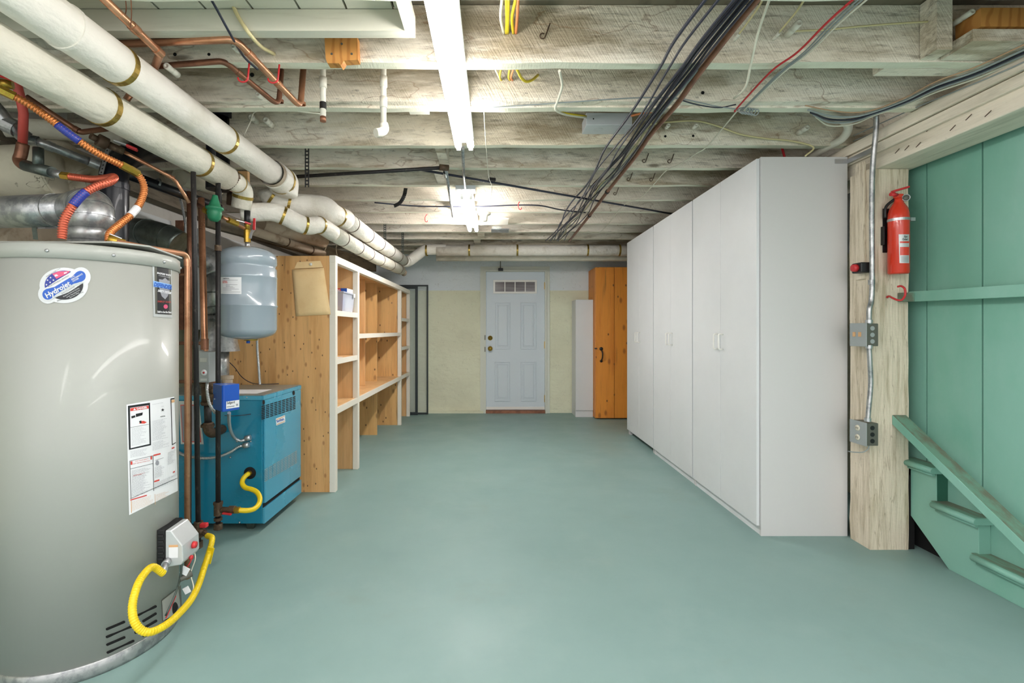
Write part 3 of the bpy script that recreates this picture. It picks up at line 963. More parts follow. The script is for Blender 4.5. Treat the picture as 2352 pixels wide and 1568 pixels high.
# ================================================================ lights
def strip_light(name, label, xc, y0, y1, zt, lamp='tube'):
    """two-lamp strip: channel, two tubes, four lamp holders."""
    t = thing(name, label, 'light', (xc, (y0 + y1) / 2, zt))
    b = MB()
    b.prism([(-.052, 0), (.052, 0), (.045, -.03), (-.045, -.03)], lambda u, v, l: Vector((xc + u, l, zt + v)), y0, y1)
    b.build('channel', 'fixture', t, bevel=.002)
    for s in (-1, 1):
        b = MB()
        pts = [(xc + s * .034, y0 + .012, zt - .056), (xc + s * .034, y1 - .012, zt - .056)]
        b.tube(resample(pts, .2), .019, 16)
        b.build('lamp_tube', lamp, t)
        for y in (y0 + .004, y1 - .004):
            MB().box(xc + s * .034 - .012, xc + s * .034 + .012, y - .004 + .0, y + .004, zt - .075, zt - .0305).build('lamp_holder', 'white_gloss', t, bevel=.003)
    return t


strip_light('fluorescent_light', 'long two-tube fluorescent strip light hung under the nearest ceiling joists', -.165, .25, 2.69, ZJ - .001)
strip_light('fluorescent_light', 'short two-tube fluorescent strip light farther down the ceiling', -.215, 3.69, 4.93, ZJ - .001, 'tube_far')
# two unseen strip lights added behind the camera to fill the near area
strip_light('fluorescent_light', 'added unseen two-tube fill light behind the camera by the water heater side', -1.2, -1.9, .2, 2.27, 'tube_fill')
strip_light('fluorescent_light', 'added unseen two-tube fill light behind the camera by the stair side', 1.1, -1.9, .2, 2.27, 'tube_fill')
b = MB().box(-.29, -.14, 3.575, 3.69, ZJ - .032, ZJ - .001)
b.build('cover_plate', 'fixture', label='plain white end plate where the conduit enters the short light', cat='plate', bevel=.002)
MB().tube([PZ(1063, 340, 2.262), PZ(1065, 400, 2.258), (-.215, 3.58, 2.25)], .0095, 10).build('conduit', 'galv', label='straight metal conduit joining the long and the short ceiling light', cat='conduit')

# ================================================================ big wrapped pipes
def banded_pipe(name, label, cat, pts, r, m, bands, n=28, parent=None, bm='band', bw=.022):
    b = MB().tube(pts, r, n)
    lo = Vector(pts[0])
    t = thing(name, label, cat, lo)
    b.build('pipe_wrap', m, t)
    for (c, ax) in bands:
        rr = r if not isinstance(r, list) else max(r)
        MB().ring(c, ax, rr + .0003, bw, .0025).build('metal_band', bm, t)
    return t


aX, aZ, aR = -1.365, 2.162, .0705
A_ = lambda y: Vector((aX, y, aZ))
b1 = banded_pipe('wrapped_pipe', 'thick white canvas-wrapped heating pipe crossing overhead from the near corner', 'pipe', [A_(y) for y in (.6, 1.0, 1.6, 2.0, 2.5, 2.96)], aR, 'asbestos',
                 [(A_(y), (0, 1, 0)) for y in (1.74, 2.42)])
MB().ring(A_(1.52), (0, 1, 0), aR, .012, .004).build('wrap_seam', 'asbestos', b1)
bX, bZ = -1.49, 2.048
B_ = lambda y: Vector((bX, y, bZ))
b2 = banded_pipe('wrapped_pipe', 'cream wrapped heating pipe slung below the thick white one', 'pipe', [B_(y) for y in (.6, 1.2, 1.8, 2.3, 2.66)], .07, 'wrap_b',
                 [(B_(y), (0, 1, 0)) for y in (1.82, 2.42)])
MB().box(bX + .0, bX + .006, .6, 2.62, bZ + .0655, bZ + .078).build('wrap_lap_seam', 'wrap_b', b2)
# fittings where the mains drop and turn
pA = catmull([A_(2.965), A_(3.06) + Vector((0, 0, -.004)), P(653, 418, 3.12), P(652, 438, 3.13), P(650, 452, 3.13)], 6)
t = banded_pipe('pipe_elbow', 'white plastered elbow turning down off the thick white pipe', 'pipe elbow', pA, [.086 - (.05 * max(0, (i_ - len(pA) + 5) / 4) ** 2) for i_ in range(len(pA))], 'asbestos', [], 24)
MB().ring(A_(2.955), (0, 1, 0), .078, .05, .003).build('frayed_collar', 'wrap_tan', t)
MB().ring(pA[7], (pA[8] - pA[6]), .0863, .02, .003).build('metal_band', 'band', t)
pA = pA
pA2 = catmull([P(616, 430, 3.2), P(622, 447, 3.22), P(645, 461, 3.25), P(680, 471, 3.3), P(715, 474, 3.36), P(745, 478, 3.4), P(765, 492, 3.45), Vector((-1.12, 3.62, 2.03))], 6)
t = banded_pipe('pipe_elbow', 'large white plastered double bend joining the dropped elbow to the long pipe', 'pipe elbow', pA2, [(.073 + .010 * math.exp(-((i_ - 26) / 9) ** 2)) * min(1, (1 - (1 - min(1, i_ / 4)) ** 2) ** .5 + .05) for i_ in range(len(pA2))], 'asbestos', [], 24)
for i in (8, 15, 38):
    MB().ring(pA2[i], (pA2[i + 1] - pA2[i - 1]), .0745, .018, .003).build('metal_band', 'band', t)
def along(pts, y):
    for a, c in zip(pts, pts[1:]):
        if a.y <= y <= c.y:
            return a.lerp(c, (y - a.y) / (c.y - a.y))


pC = [Vector((-1.12, 3.62, 2.03)), Vector((-1.115, 4.6, 2.03)), Vector((-1.10, 5.80, 2.036))]
t = banded_pipe('wrapped_pipe', 'long white wrapped pipe running above the shelving to the far wall', 'pipe', pC, .066, 'asbestos',
                [(along(pC, y), (0, 1, 0)) for y in (3.75, 4.2, 4.62, 5.05, 5.45, 5.76)], 24, bm='rusty', bw=.012)
pA3 = fillet([Vector((-1.10, 5.80, 2.036)), Vector((-1.09, 6.0, 2.04)), Vector((-.87, 6.0, 2.205)), Vector((-.6, 6.0, 2.205))], .12, 7)
t = banded_pipe('pipe_elbow', 'white wrapped bend rising from the long pipe into the crossing pipe', 'pipe elbow', pA3, .066, 'asbestos', [], 24)
E_ = lambda x: Vector((x, 6.0, 2.195))
t = banded_pipe('wrapped_pipe', 'long white wrapped pipe crossing the room above the grey door', 'pipe', [E_(-.72), E_(.4), E_(2.4)], .07, 'asbestos',
                [(E_((px - CX) * 6 / F), (1, 0, 0)) for px in (980, 1078, 1188, 1349, 1422)], 24)
MB().tube([E_(-.75) + Vector((0, .22, -.055)), E_(2.62) + Vector((0, .22, -.055))], .05, 16).build('wrapped_pipe', 'wrap_b', label='second wrapped pipe half hidden behind the long crossing pipe', cat='pipe')
# lower main
pB = catmull([B_(2.655), B_(2.72) + Vector((.005, 0, -.005)), P(546, 421, 2.84), P(558, 440, 2.9), P(556, 462, 2.92), P(554, 478, 2.93)], 6)
t = banded_pipe('pipe_elbow', 'cream wrapped elbow dropping from the lower cream pipe', 'pipe elbow', pB, .056, 'wrap_b', [], 24)
MB().ring(B_(2.68), (0, 1, 0), .058, .035, .004).build('frayed_collar', 'rusty', t)
for i in (10, 21):
    MB().ring(pB[i], (pB[i + 1] - pB[i - 1]), .0563, .018, .003).build('metal_band', 'band', t)
pB2 = catmull([P(556, 484, 2.98), P(585, 487, 3.0), P(625, 487, 3.04), P(655, 497, 3.08), P(685, 512, 3.12), P(708, 519, 3.16), P(733, 517, 3.24), Vector((-1.145, 3.4, 1.885))], 6)
t = banded_pipe('pipe_elbow', 'lumpy white plastered bend below the double bend', 'pipe elbow', pB2, [.057] * len(pB2), 'asbestos', [], 24)
for i in (17, 28, 36):
    MB().ring(pB2[i], (pB2[i + 1] - pB2[i - 1]), .0573, .016, .003).build('metal_band', 'band', t)
pD = [Vector((-1.145, 3.4, 1.885)), Vector((-1.14, 4.6, 1.89)), Vector((-1.12, 5.75, 1.915))]
t = banded_pipe('wrapped_pipe', 'pale green-grey wrapped pipe under the long white one above the shelving', 'pipe', pD, .057, 'wrap_b',
                [(along(pD, y), (0, 1, 0)) for y in (3.6, 4.0, 4.35, 4.75, 5.2, 5.6)], 22, bm='rusty', bw=.01)
MB().tube(fillet([(-1.12, 5.75, 1.915), (-1.115, 5.95, 1.91), (-1.13, 5.98, 1.90)], .05), .034, 14).build('pipe_stub', 'wrap_tan', label='frayed bare end of the pale pipe near the far wall', cat='pipe')
# straps
for (px, y0, y1, Y, l) in ((705, 318, 436, 2.865, 'black perforated strap hanging beside the white plastered bends'), (884, 535, 562, 4.9, 'grey perforated strap holding the long white pipe'), (925, 535, 590, 5.6, 'thin grey perforated strap near the pipe bend')):
    w = .013
    b = MB()
    p0, p1 = P(px, y0, Y), P(px, y1, Y)
    p0.z = min(max(p0.z, 2.36), 2.50)
    k = int((p0.z - p1.z) / .022)
    for i in range(k):
        z = p0.z - i * .022
        b.box(p0.x - w, p0.x - w * .45, Y, Y + .0015, z - .022, z); b.box(p0.x + w * .45, p0.x + w, Y, Y + .0015, z - .022, z)
        b.box(p0.x - w * .45, p0.x + w * .45, Y, Y + .0015, z - .009, z)
    b.build('hanger_strap', 'black' if Y < 4 else 'galv_dark', label=l, cat='strap')
b = MB()
pts = catmull([PZ(932, 432, 2.27), P(928, 450, 3.6), P(918, 466, 3.62), P(905, 473, 3.64)], 5)
for a, c in zip(pts, pts[1:]):
    b.bar(a, c, .028, .0015, up=(0, 1, 0))
b.build('hanger_strap', 'black', label='curled black perforated strap dangling near the red hook', cat='strap')
# two dusty pipes over the end panel
for (a, c, r, l) in (((572, 527, 3.3), (742, 583, 4.1), .032, 'dusty tan wrapped pipe just over the plywood end panel'), ((640, 527, 3.6), (715, 548, 4.0), .045, 'stubby dusty wrapped pipe ending beside the pale pipe')):
    p0, p1 = P(*a), P(*c)
    t = banded_pipe('wrapped_pipe', l, 'pipe', [p0, p1], r, 'wrap_tan', [(p0.lerp(p1, s), (p1 - p0)) for s in (.45, .8)], 18, bm='rusty', bw=.01)
p0, p1 = P(600, 513, 3.45), P(745, 552, 3.95)
MB().tube([p0, p1], .06, 20).build('wrapped_pipe', 'wrap_tan', label='thick dusty grey pipe behind the plastered bends', cat='pipe')
# grey sill board on the side wall
MB().bar(P(470, 500, 3.35), P(860, 612, 5.6), .05, .12).build('sill_board', 'dark_wood', label='grey sill board running above the plywood shelving', cat='board')
MB().box(-2.499, -2.40, .4, 6.8, 2.12, 2.24).build('sill_board', 'dark_wood', label='old grey sill timber along the top of the side wall', cat='board')
MB().box(-1.68, -1.60, 5.5, 5.56, 1.75, 2.0).build('dark_bracket', 'black', label='black upright strap standing behind the shelving top', cat='bracket')

# ================================================================ overhead copper and iron pipes
def pipe(name, label, pts, r, m, rad=.03, n=12, coup=(), group=None, cat='pipe'):
    b = MB().tube(fillet(pts, rad, 6), r, n)
    t = thing(name, label, cat, Vector(pts[0]), group)
    b.build('pipe_run', m, t)
    for (c, ax, w) in coup:
        MB().ring(Vector(c), ax, r, w, r * .18, 18).build('coupling', m, t)
    return t


zc = 2.25
p0, p1 = P(210, -30, 1.5), P(368, 122, 1.80)
v = (p1 - p0).normalized()
pipe('copper_pipe', 'straight copper pipe slanting in front of the thick white pipe', [p0, p1, P(350, 168, 1.965), P(300, 215, 2.15), P(286, 236, 2.2)], .014, 'copper', .012,
     coup=[(p0.lerp(p1, .58), v, .03), (p0.lerp(p1, .97), v, .03)])
q0, q1, q2 = P(255, 102, 1.82), P(540, 90, 1.78), PZ(690, 246, 2.2)
pipe('copper_pipe', 'upper bright copper pipe turning at a bend below the ceiling boards', [q0, q1, q2, q2 + Vector((.002, .03, .20))], .0135, 'copper', .04,
     coup=[(q1.lerp(q2, .2), q2 - q1, .03), (q1.lerp(q2, .62), q2 - q1, .02), (q2 + Vector((0, .02, .025)), (0, 0, 1), .012)])
q0, q1, q2 = P(360, 152, 1.95), P(515, 140, 1.93), PZ(640, 243, 2.215)
pipe('copper_pipe', 'lower tarnished copper pipe turning beside the black stack', [q0, q1, q2, q2 + Vector((0, .03, .18))], .0115, 'copper_old', .04,
     coup=[(q1.lerp(q2, .25), q2 - q1, .02), (q2 + Vector((0, .02, .03)), (0, 0, 1), .012)])
for (px, py, l) in ((627, 180, 'red plastic hanger clip round the bright copper pipe'), (558, 178, 'red plastic hanger clip round the tarnished copper pipe')):
    c = PZ(px, py, 2.2)
    MB().tube([c + Vector((.02 * math.cos(a), 0, .018 * math.sin(a))) for a in [PI + PI * i / 10 for i in range(11)]] + [c + Vector((.03, -.01, .05))], .0035, 8).build('pipe_hook', 'red_plastic', label=l, cat='hook')
# black stack
pipe('stack_pipe', 'wide black plastic drain stack dropping behind the white pipe', [P(503, 160, 2.8), P(503, 258, 2.8), P(502, 262, 2.8), P(500, 436, 2.8)], .062, 'abs', .01, 24,
     coup=[((P(503, 262, 2.8)), (0, 0, 1), .05)])
# old threaded drops
for (px, y0, y1, l, el) in ((742, 172, 278, 'white painted threaded pipe drop taped with black tape', False), (881, 170, 292, 'white painted threaded pipe drop ending in an elbow', True)):
    Y = 2.16
    t = thing('pipe_drop', l, 'pipe', P(px, y1, Y))
    MB().tube([Vector((P(px, y0, Y).x, Y, 2.516)), P(px, y1, Y)], .0125, 14).build('drop_pipe', 'porcelain', t)
    MB().tube([P(px, y0 + 6, Y), P(px, y0 + 30, Y)], .0165, 14).build('coupling', 'porcelain', t)
    if el:
        MB().tube([P(px, 223, Y), P(px, 248, Y)], .017, 14).build('coupling', 'porcelain', t)
        MB().tube(catmull([P(px, 284, Y), P(px + 2, 297, Y), P(px - 8, 304, Y - .02), P(px - 18, 305, Y - .035)], 4), .02, 14).build('elbow', 'porcelain', t)
    else:
        MB().tube([P(px, 268, Y), P(px, 279, Y)], .0135, 14).build('bare_end', 'copper_old', t)
        MB().ring(P(px, 243, Y), (0, 0, 1), .0127, .03, .002, 16).build('black_tape', 'black', t)
# porcelain knobs and tubes
kn = 0
for (px, py, Y, L, r, tilt, l) in (
        (548, 120, 1.925, .03, .009, 1, 'white porcelain tube end beside the bright copper bend'), (408, 172, 1.99, .05, .013, 1, 'white porcelain knob behind the pipe crossing'),
        (590, 280, 2.79, .05, .017, 1, 'white porcelain knob with a wire tied to it'), (624, 288, 2.79, .055, .017, 1, 'plain white porcelain knob under the copper bends'),
        (608, 232, 2.32, .05, .012, 1, 'white porcelain tube below the tarnished copper pipe'),
        (1686, 92, 1.92, .03, .007, 1, 'small porcelain tube holding the first cream wire'), (1776, 90, 1.92, .03, .007, 1, 'small porcelain tube holding the second cream wire'),
        (1808, 80, 1.92, .055, .014, 1, 'large split porcelain knob on the wide joist'), (2186, 58, 1.9, .06, .011, 1, 'white porcelain tube over the stair beam'),
        (1530, 294, 2.79, .03, .011, 1, 'small porcelain knob under the pale joist wire, beside the grey box side'), (1593, 294, 2.79, .03, .011, 1, 'small porcelain knob next to the loose white wire'),
        (1833, 306, 2.79, .06, .015, 1, 'porcelain knob in the dark corner above the wardrobe')):
    c = P(px, py, Y)
    ax = Vector((0, -1, 0)); L *= 1.4
    b = MB().lathe([(0, 0), (r, 0), (r, L * .45), (r * .75, L * .5), (r, L * .55), (r, L), (r * .45, L), (r * .4, L * .9), (0, L * .9)], c, ax, 16)
    b.build('porcelain_knob', 'porcelain', label=l, cat='insulator', group='porcelain wiring insulators')
# black pipe crossing, steel drop, thin conduit
q0, q1 = PZ(640, 408, 2.25), PZ(1020, 385, 2.25)
pipe('steam_pipe', 'thin black iron pipe crossing behind the long light', [q0, q1], .012, 'iron')
MB().lathe([(0, -.03), (.02, -.03), (.02, .03), (0, .03)], q1, (1, .3, 0), 14).build('pipe_elbow', 'rusty', label='rusty tee at the end of the black iron pipe', cat='pipe elbow')
q2 = PZ(1040, 497, 2.245)
pipe('steel_pipe', 'grey steel pipe running along the joists beside the short light', [q1 + Vector((.01, .01, 0)), q2], .011, 'galv', coup=[(q1.lerp(q2, .1), q2 - q1, .08)])
q0, q1 = PZ(968, 390, 2.262), PZ(1560, 494, 2.262)
pipe('thin_conduit', 'thin dark conduit slanting across the joists toward the wardrobes', [q0, q1], .008, 'cable_black')
c = PZ(1130, 412, 2.255)
MB().obox(c, (.05, .02, .02), Matrix.Rotation(.3, 3, 'Z')).build('cable_clip', 'black', label='small black clip on the thin dark conduit', cat='clip')
for (px, py, l) in ((960, 441, 'small red hook hanging from the pale joist'), (979, 503, 'second small red hook past the perforated strap'), (1194, 473, 'thin rusty red hook beyond the porcelain lamp holder')):
    c = P(px, py, 4.05 if px != 979 else 4.85)
    MB().tube(catmull([c + Vector((.01, 0, .05)), c + Vector((-.012, 0, .02)), c + Vector((-.01, 0, -.02)), c + Vector((.008, -.005, -.03)), c + Vector((.014, -.01, -.015))], 4), .0035, 8).build('small_hook', 'red_plastic', label=l, cat='hook')
# lamp holder
bx_ = MB().box(-.06, .14, 4.62, 4.885, ZJ - .012, ZJ - .002)
t = thing('lamp_holder', 'white porcelain lamp holder with a pull chain beside the short light', 'lamp holder', P(1114, 500, 4.72))
bx_.build('mounting_board', 'trim_white', t)
c = Vector((-.09 + .0, 4.78, ZJ - .012)); c = PZ(1113, 489, ZJ - .012)
MB().lathe([(0, 0), (.058, 0), (.056, -.014), (.03, -.026), (.026, -.075), (0, -.075)], c, (0, 0, 1), 24).build('holder_body', 'porcelain', t)
MB().tube([c + Vector((-.03, -.02, -.02)), c + Vector((-.032, -.02, -.12))], .003, 6).build('pull_chain', 'porcelain', t)
t = thing('junction_plate', 'square metal junction plate with a pale lens behind the lamp holder', 'junction box', PZ(1148, 526, ZJ - .01))
c = PZ(1148, 520, ZJ - .005)
MB().box(c.x - .09, c.x + .1, 5.1, 5.28, ZJ - .01, ZJ - .002).build('plate', 'galv', t)
MB().lathe([(0, 0), (.055, 0), (.045, -.02), (0, -.026)], c + Vector((-.03, 0, -.004)), (0, 0, 1), 20).build('lens', 'glass', t)

# ================================================================ cables overhead
def cable(name, label, pts, r, m, group=None, cat='cable', n=7, sm=6):
    return MB().tube(catmull(pts, sm), r, n).build(name, m, label=label, cat=cat, group=group)


CU = [(2081, -400), (1737, 0), (1602, 173), (1554, 240), (1493, 311), (1462, 356), (1395, 440), (1354, 495), (1307, 554)]
zz = 2.262
cp = [PZ(px, py, 2.258) for px, py in CU]
t = thing('copper_tube', 'thick brown copper tube running beside the bundle of black cables', 'pipe', cp[0])
MB().tube(catmull(cp, 4), .0125, 12).build('tube_run', 'copper_old', t)
for i in (6, 7):
    c = cp[i]
    MB().ring(c, cp[i] - cp[i - 1], .0128, .03, .004, 14).build('strap_clip', 'black', t)
ys = [-400, 60, 160, 262, 340, 391, 429, 462, 489, 516, 534, 553]


def cu_x(py):
    for (a, b_), (c_, d_) in zip(CU, CU[1:]):
        if b_ <= py <= d_:
            return a + (c_ - a) * (py - b_) / (d_ - b_)
    return CU[0][0] if py < CU[0][1] else CU[-1][0]


for i, (o0, o1, m) in enumerate([(138, 50, 0), (100, 46, 0), (60, 42, 0), (54, 38, 0), (48, 35, 0), (40, 31, 0), (32, 27, 0), (24, 20, 0), (14, 12, 0)]):
    ph = R.uniform(0, 6)
    pts = []
    for j, y in enumerate(ys):
        s = j / (len(ys) - 1)
        s = min(1, max(0, (y + 40) / 590)) ** .8
        off = o0 * (1 - s) + o1 * s + (5 + 7 * s * (1 - s)) * math.sin(ph + j * 1.7) * (1 if j > 2 else .3)
        z = 2.268 - .010 * (i % 3) - (0.012 if j % 2 else 0)
        pts.append(PZ(cu_x(y) - off, y, z))
    cable('cable', ['dark cable hanging apart from the bundle, the one next to the grey junction box', 'dark cable hanging apart, between the outlying one and the bundle'][i] if i < 2 else 'dark coaxial cable in the loose bundle stapled along the joists', pts, .0047 if i else .006, 'cable_black', 'dark cable bundle' if i > 1 else None)
for (o0, o1, l) in ((20, 26, 'cream cable woven between the black cables'), (8, 30, 'grey cable following the brown copper tube')):
    pts = [PZ(cu_x(y) - (o0 + (o1 - o0) * i / 8 + 6 * math.sin(i * 2)), y, 2.262) for i, y in enumerate(ys[2:])]
    cable('cable', l, pts, .0045, 'cable_cream' if o0 == 20 else 'cable_grey')
# branch wires
cable('cable', 'dark cable leaving the bundle and sagging along the far joists', [PZ(x, y, 2.27) for x, y in ((860, 465), (940, 472), (1000, 474), (1100, 474), (1180, 471), (1240, 472), (1290, 482), (1345, 488))], .006, 'cable_black')
cable('cable', 'cream cable clipped along the pale joist above the short light', [P(x, y, 4.0) for x, y in ((760, 455), (850, 446), (940, 441), (1040, 446), (1180, 444), (1290, 441), (1340, 455), (1385, 452))], .005, 'cable_cream')
JB = [(1285, 162, 2.0), (1291, 196, 2.15), (1283, 225, 2.25), (1276, 250, 2.33), (1296, 262, 2.45), (1346, 270, 2.66)]
cable('cable', 'white cable curving down into the grey junction box', [P(*p) for p in JB], .006, 'cable_white')
cable('cable', 'yellow cable entering the grey junction box', [P(x, y, Y) for x, y, Y in ((1281, 256, 2.4), (1310, 262, 2.5), (1346, 267, 2.66))], .0055, 'cable_yellow')
cable('cable', 'orange and yellow cable leaving the grey junction box', [P(x, y, Y) for x, y, Y in ((1450, 266, 2.66), (1480, 259, 2.62), (1512, 255, 2.58))], .006, 'cable_orange')
for (x0, x1, x2, m, l) in ((1153, 1150, 1157, 'cable_white', 'white cable'), (1163, 1164, 1163, 'cable_yellow', 'yellow cable'), (1168, 1167, 1166, 'cable_yellow', 'second yellow cable'), (1184, 1176, 1179, 'cable_yellow', 'wide yellow cable'), (1190, 1188, 1185, 'cable_orange', 'peach cable')):
    cable('cable', l + ' dropping into the hole in the broad joist', [P(x0 + 2, -30, 1.62), P(x0, 0, 1.70), P(x1, 40, 1.82), P(x2, 76, 1.935)], .006, m)
for (a, c, m, l) in ((1134, 1146, 'cable_white', 'white cable'), (1152, 1148, 'cable_yellow', 'yellow cable'), (1172, 1168, 'cable_yellow', 'wide yellow cable'), (1182, 1174, 'cable_orange', 'peach cable')):
    cable('cable', l + ' emerging below the broad joist', [P(a, 150, 2.0), P(c, 176, 2.2), P(c + 3, 184, 2.286)], .005, m)
cable('cable', 'yellow cable looping down behind the broad joist', [P(x, y, Y) for x, y, Y in ((1187, 158, 2.0), (1197, 178, 2.1), (1208, 187, 2.15), (1222, 184, 2.2), (1236, 172, 2.288))], .006, 'cable_yellow')
cable('cable', 'red wire slanting across the nearest joists', [PZ(x, y, 2.262) for x, y in ((2478, -400), (1958, 0), (1835, 117), (1770, 165), (1694, 247), (1688, 256))], .0042, 'cable_red')
for i, (m, l) in enumerate((('cable_grey', 'grey wire following the red wire, the uppermost'), ('cable_grey', 'pale grey wire beside the red wire'), ('cable_white', 'whitish wire beside the red wire'))):
    cable('cable', l, [PZ(x + 8 + i * 10 * min(1.3, 1 - y / 330), y, 2.266 - i * .003) for x, y in ((2482, -400), (1962, 0), (1842, 117), (1780, 168), (1705, 244), (1694, 256))], .0032, m)
cable('cable', 'thin white wire trailing from the knot toward the wardrobe tops', [PZ(x, y, 2.264) for x, y in ((1692, 256), (1625, 335), (1600, 352), (1560, 378), (1530, 392), (1500, 425), (1470, 455), (1440, 466), (1420, 485), (1392, 520), (1372, 536), (1350, 530))], .0036, 'cable_white')
cable('cable', 'white cable dropping from the front to the joist knot', [P(x, y, Y) for x, y, Y in ((1775, -20, 1.5), (1762, 14, 1.66), (1740, 80, 1.8), (1724, 150, 1.9), (1712, 200, 2.02), (1686, 226, 2.2))], .005, 'cable_white')
cable('cable', 'cream wire drooping to the first porcelain tube', [P(1760, -20, 1.6), P(1740, 20, 1.72), P(1690, 88, 1.915)], .0038, 'cable_cream')
cable('cable', 'cream wire drooping to the second porcelain tube', [P(1860, -20, 1.6), P(1830, 26, 1.72), P(1800, 62, 1.85), P(1778, 88, 1.915)], .0038, 'cable_cream')
cable('cable', 'cream wire running level over the wide joist to the bridging block', [P(x, y, 1.9) for x, y in ((1812, 72), (1900, 68), (1960, 62), (2060, 54), (2180, 48), (2300, 50), (2352, 54))], .0036, 'cable_cream')
cable('cable', 'cream wire swooping between joists to the wardrobe top', [P(x, y, 2.78) for x, y in ((1480, 288), (1540, 280), (1600, 278), (1650, 290), (1700, 308), (1760, 318), (1820, 324), (1868, 338), (1850, 358))], .005, 'cable_cream')
cable('cable', 'thick red cable hanging down behind the wardrobe top', [P(x, y, Y) for x, y, Y in ((1769, 262, 2.86), (1771, 285, 2.87), (1782, 315, 2.9), (1796, 340, 2.95), (1803, 366, 3.0))], .007, 'cable_red')
b = MB()
for i in range(5):
    c = PZ(1704 + i * 7, 252 + i, 2.26)
    b.tube([c + Vector((.022 * math.cos(k), .008 * math.sin(k * 2), -.004 - .014 * math.sin(k))) for k in [2 * PI * q_ / 14 for q_ in range(15)]], .003, 6)
b.build('wire_coil', 'cable_grey', label='small coil of grey wire tied where the red wire ends', cat='cable')
# thin loose wires, dark, on the pale joist
cable('cable', 'thin grey wire drooping across the pale joist faces', [P(x, y, 2.285) for x, y in ((1120, 247), (1200, 242), (1300, 235), (1400, 228), (1480, 224), (1560, 226), (1640, 243), (1690, 250))], .0028, 'cable_grey')
cable('cable', 'dark thin wire sagging from the bundle to the knot', [P(x, y, 2.285) for x, y in ((1565, 230), (1600, 240), (1650, 247), (1690, 240))], .003, 'cable_black')
cable('cable', 'thin white string hanging from the joist past the clip', [P(x, y, Y) for x, y, Y in ((1112, 246, 2.38), (1112, 262, 2.385), (1116, 330, 2.7), (1121, 390, 3.0), (1124, 412, 3.2), (1130, 430, 3.4), (1126, 463, 3.6))], .0022, 'cable_white')
cable('cable', 'blue cable slanting behind the bright copper bend', [P(x, y, Y) for x, y, Y in ((480, -10, 1.6), (500, 25, 1.66), (530, 80, 1.74), (560, 130, 1.9), (592, 160, 1.96))], .0045, 'cable_black')
cable('cable', 'cream cable bending into a hole in the broad joist', [P(x, y, Y) for x, y, Y in ((531, 4, 1.735), (548, 40, 1.735), (575, 80, 1.74), (600, 107, 1.85), (630, 124, 1.94))], .007, 'cable_cream')
cable('cable', 'thin white wire tied to the porcelain knob', [P(x, y, Y) for x, y, Y in ((560, 311, 2.6), (575, 280, 2.55), (590, 255, 2.45), (660, 254, 2.39), (742, 262, 2.385))], .003, 'cable_white')
cable('cable', 'white cable lying over the white pipe bends into the dark', [P(x, y, Y) for x, y, Y in ((748, 640, 4.4), (752, 610, 4.4), (744, 585, 4.5), (752, 560, 4.6))], .004, 'cable_white')
cable('cable', 'white cable beside the stubby dusty pipe', [P(x, y, Y) for x, y, Y in ((775, 590, 4.6), (772, 570, 4.6), (776, 558, 4.6))], .004, 'cable_white')
# along the stair beam
for i, (dy, m, r, l) in enumerate(((-8, 'cable_tan', .003, 'thin tan wire running highest along the stair beam'), (0, 'cable_grey', .005, 'thick grey cable along the stair beam, uppermost of three'), (5, 'cable_black', .005, 'dark cable along the stair beam'),
                                   (9, 'cable_grey', .005, 'thick grey cable along the stair beam, middle of three'), (14, 'cable_white', .004, 'pale cable along the stair beam below the dark one'))):
    pts = [PZ(x, y + dy * k_, 2.262) for x, y, k_ in ((2500, 50, 1.5), (2352, 114, 1.4), (2240, 164, 1.2), (2150, 196, 1.1), (2080, 230, .8), (2010, 256, .6), (1960, 268, 1.2), (1905, 266, 1.6), (1850 + i * 6, 252, 1.2))]
    cable('cable', l, pts, r, m)
for i, (dy, l) in enumerate(((0, 'thin grey wire tacked along the upper side of the stair beam'), (17, 'thin grey wire tacked along the middle of the stair beam'), (44, 'straight thin grey wire low on the stair beam'))):
    cable('cable', l, [PX(x, y + dy * k_, 2.055 if i == 0 else (2.069 if i == 1 else 2.089)) for x, y, k_ in ((2450, 92, 1.1), (2352, 142, 1), (2250, 187, .95), (2120, 240, .9), (2030, 280, .85), (1960, 312, .7))], .0028, 'cable_grey')
cable('conduit', 'old white pipe curving down in the dark corner over the wardrobe', [P(x, y, Y) for x, y, Y in ((1820, 244, 2.62), (1870, 252, 2.63), (1925, 270, 2.66), (1948, 290, 2.7), (1935, 318, 2.76), (1895, 340, 2.86), (1860, 362, 3.0))], .022, 'porcelain', cat='pipe', n=14)

# junction box on the joist
t = thing('junction_box', 'grey steel junction box with two knockouts mounted on the stained joist', 'junction box', (.63, 2.72, 2.32))
zb, zt_ = H + 450 * 2.8 / F, 2.43
zb = 2.342
x0, x1 = (1345 - CX) * 2.69 / F, (1450 - CX) * 2.69 / F
MB().box(x0, x1, 2.672, 2.8, zb, zb + .068).build('box_body', 'box_light', t, bevel=.002)
for px in (1374, 1424):
    c = Vector(((px - CX) * 2.74 / F, 2.735, zb))
    b = MB()
    for rr in (.024, .016):
        b.ring(c + Vector((0, 0, 0)), (0, 0, 1), rr, .001, .0015, 24)
    b.build('knockout', 'steel', t)
for px in (1363, 1440):
    MB().disc(Vector(((px - CX) * 2.672 / F, 2.672, zb + .034)), (0, -1, 0), .004, .001, 12).build('screw', 'void', t)

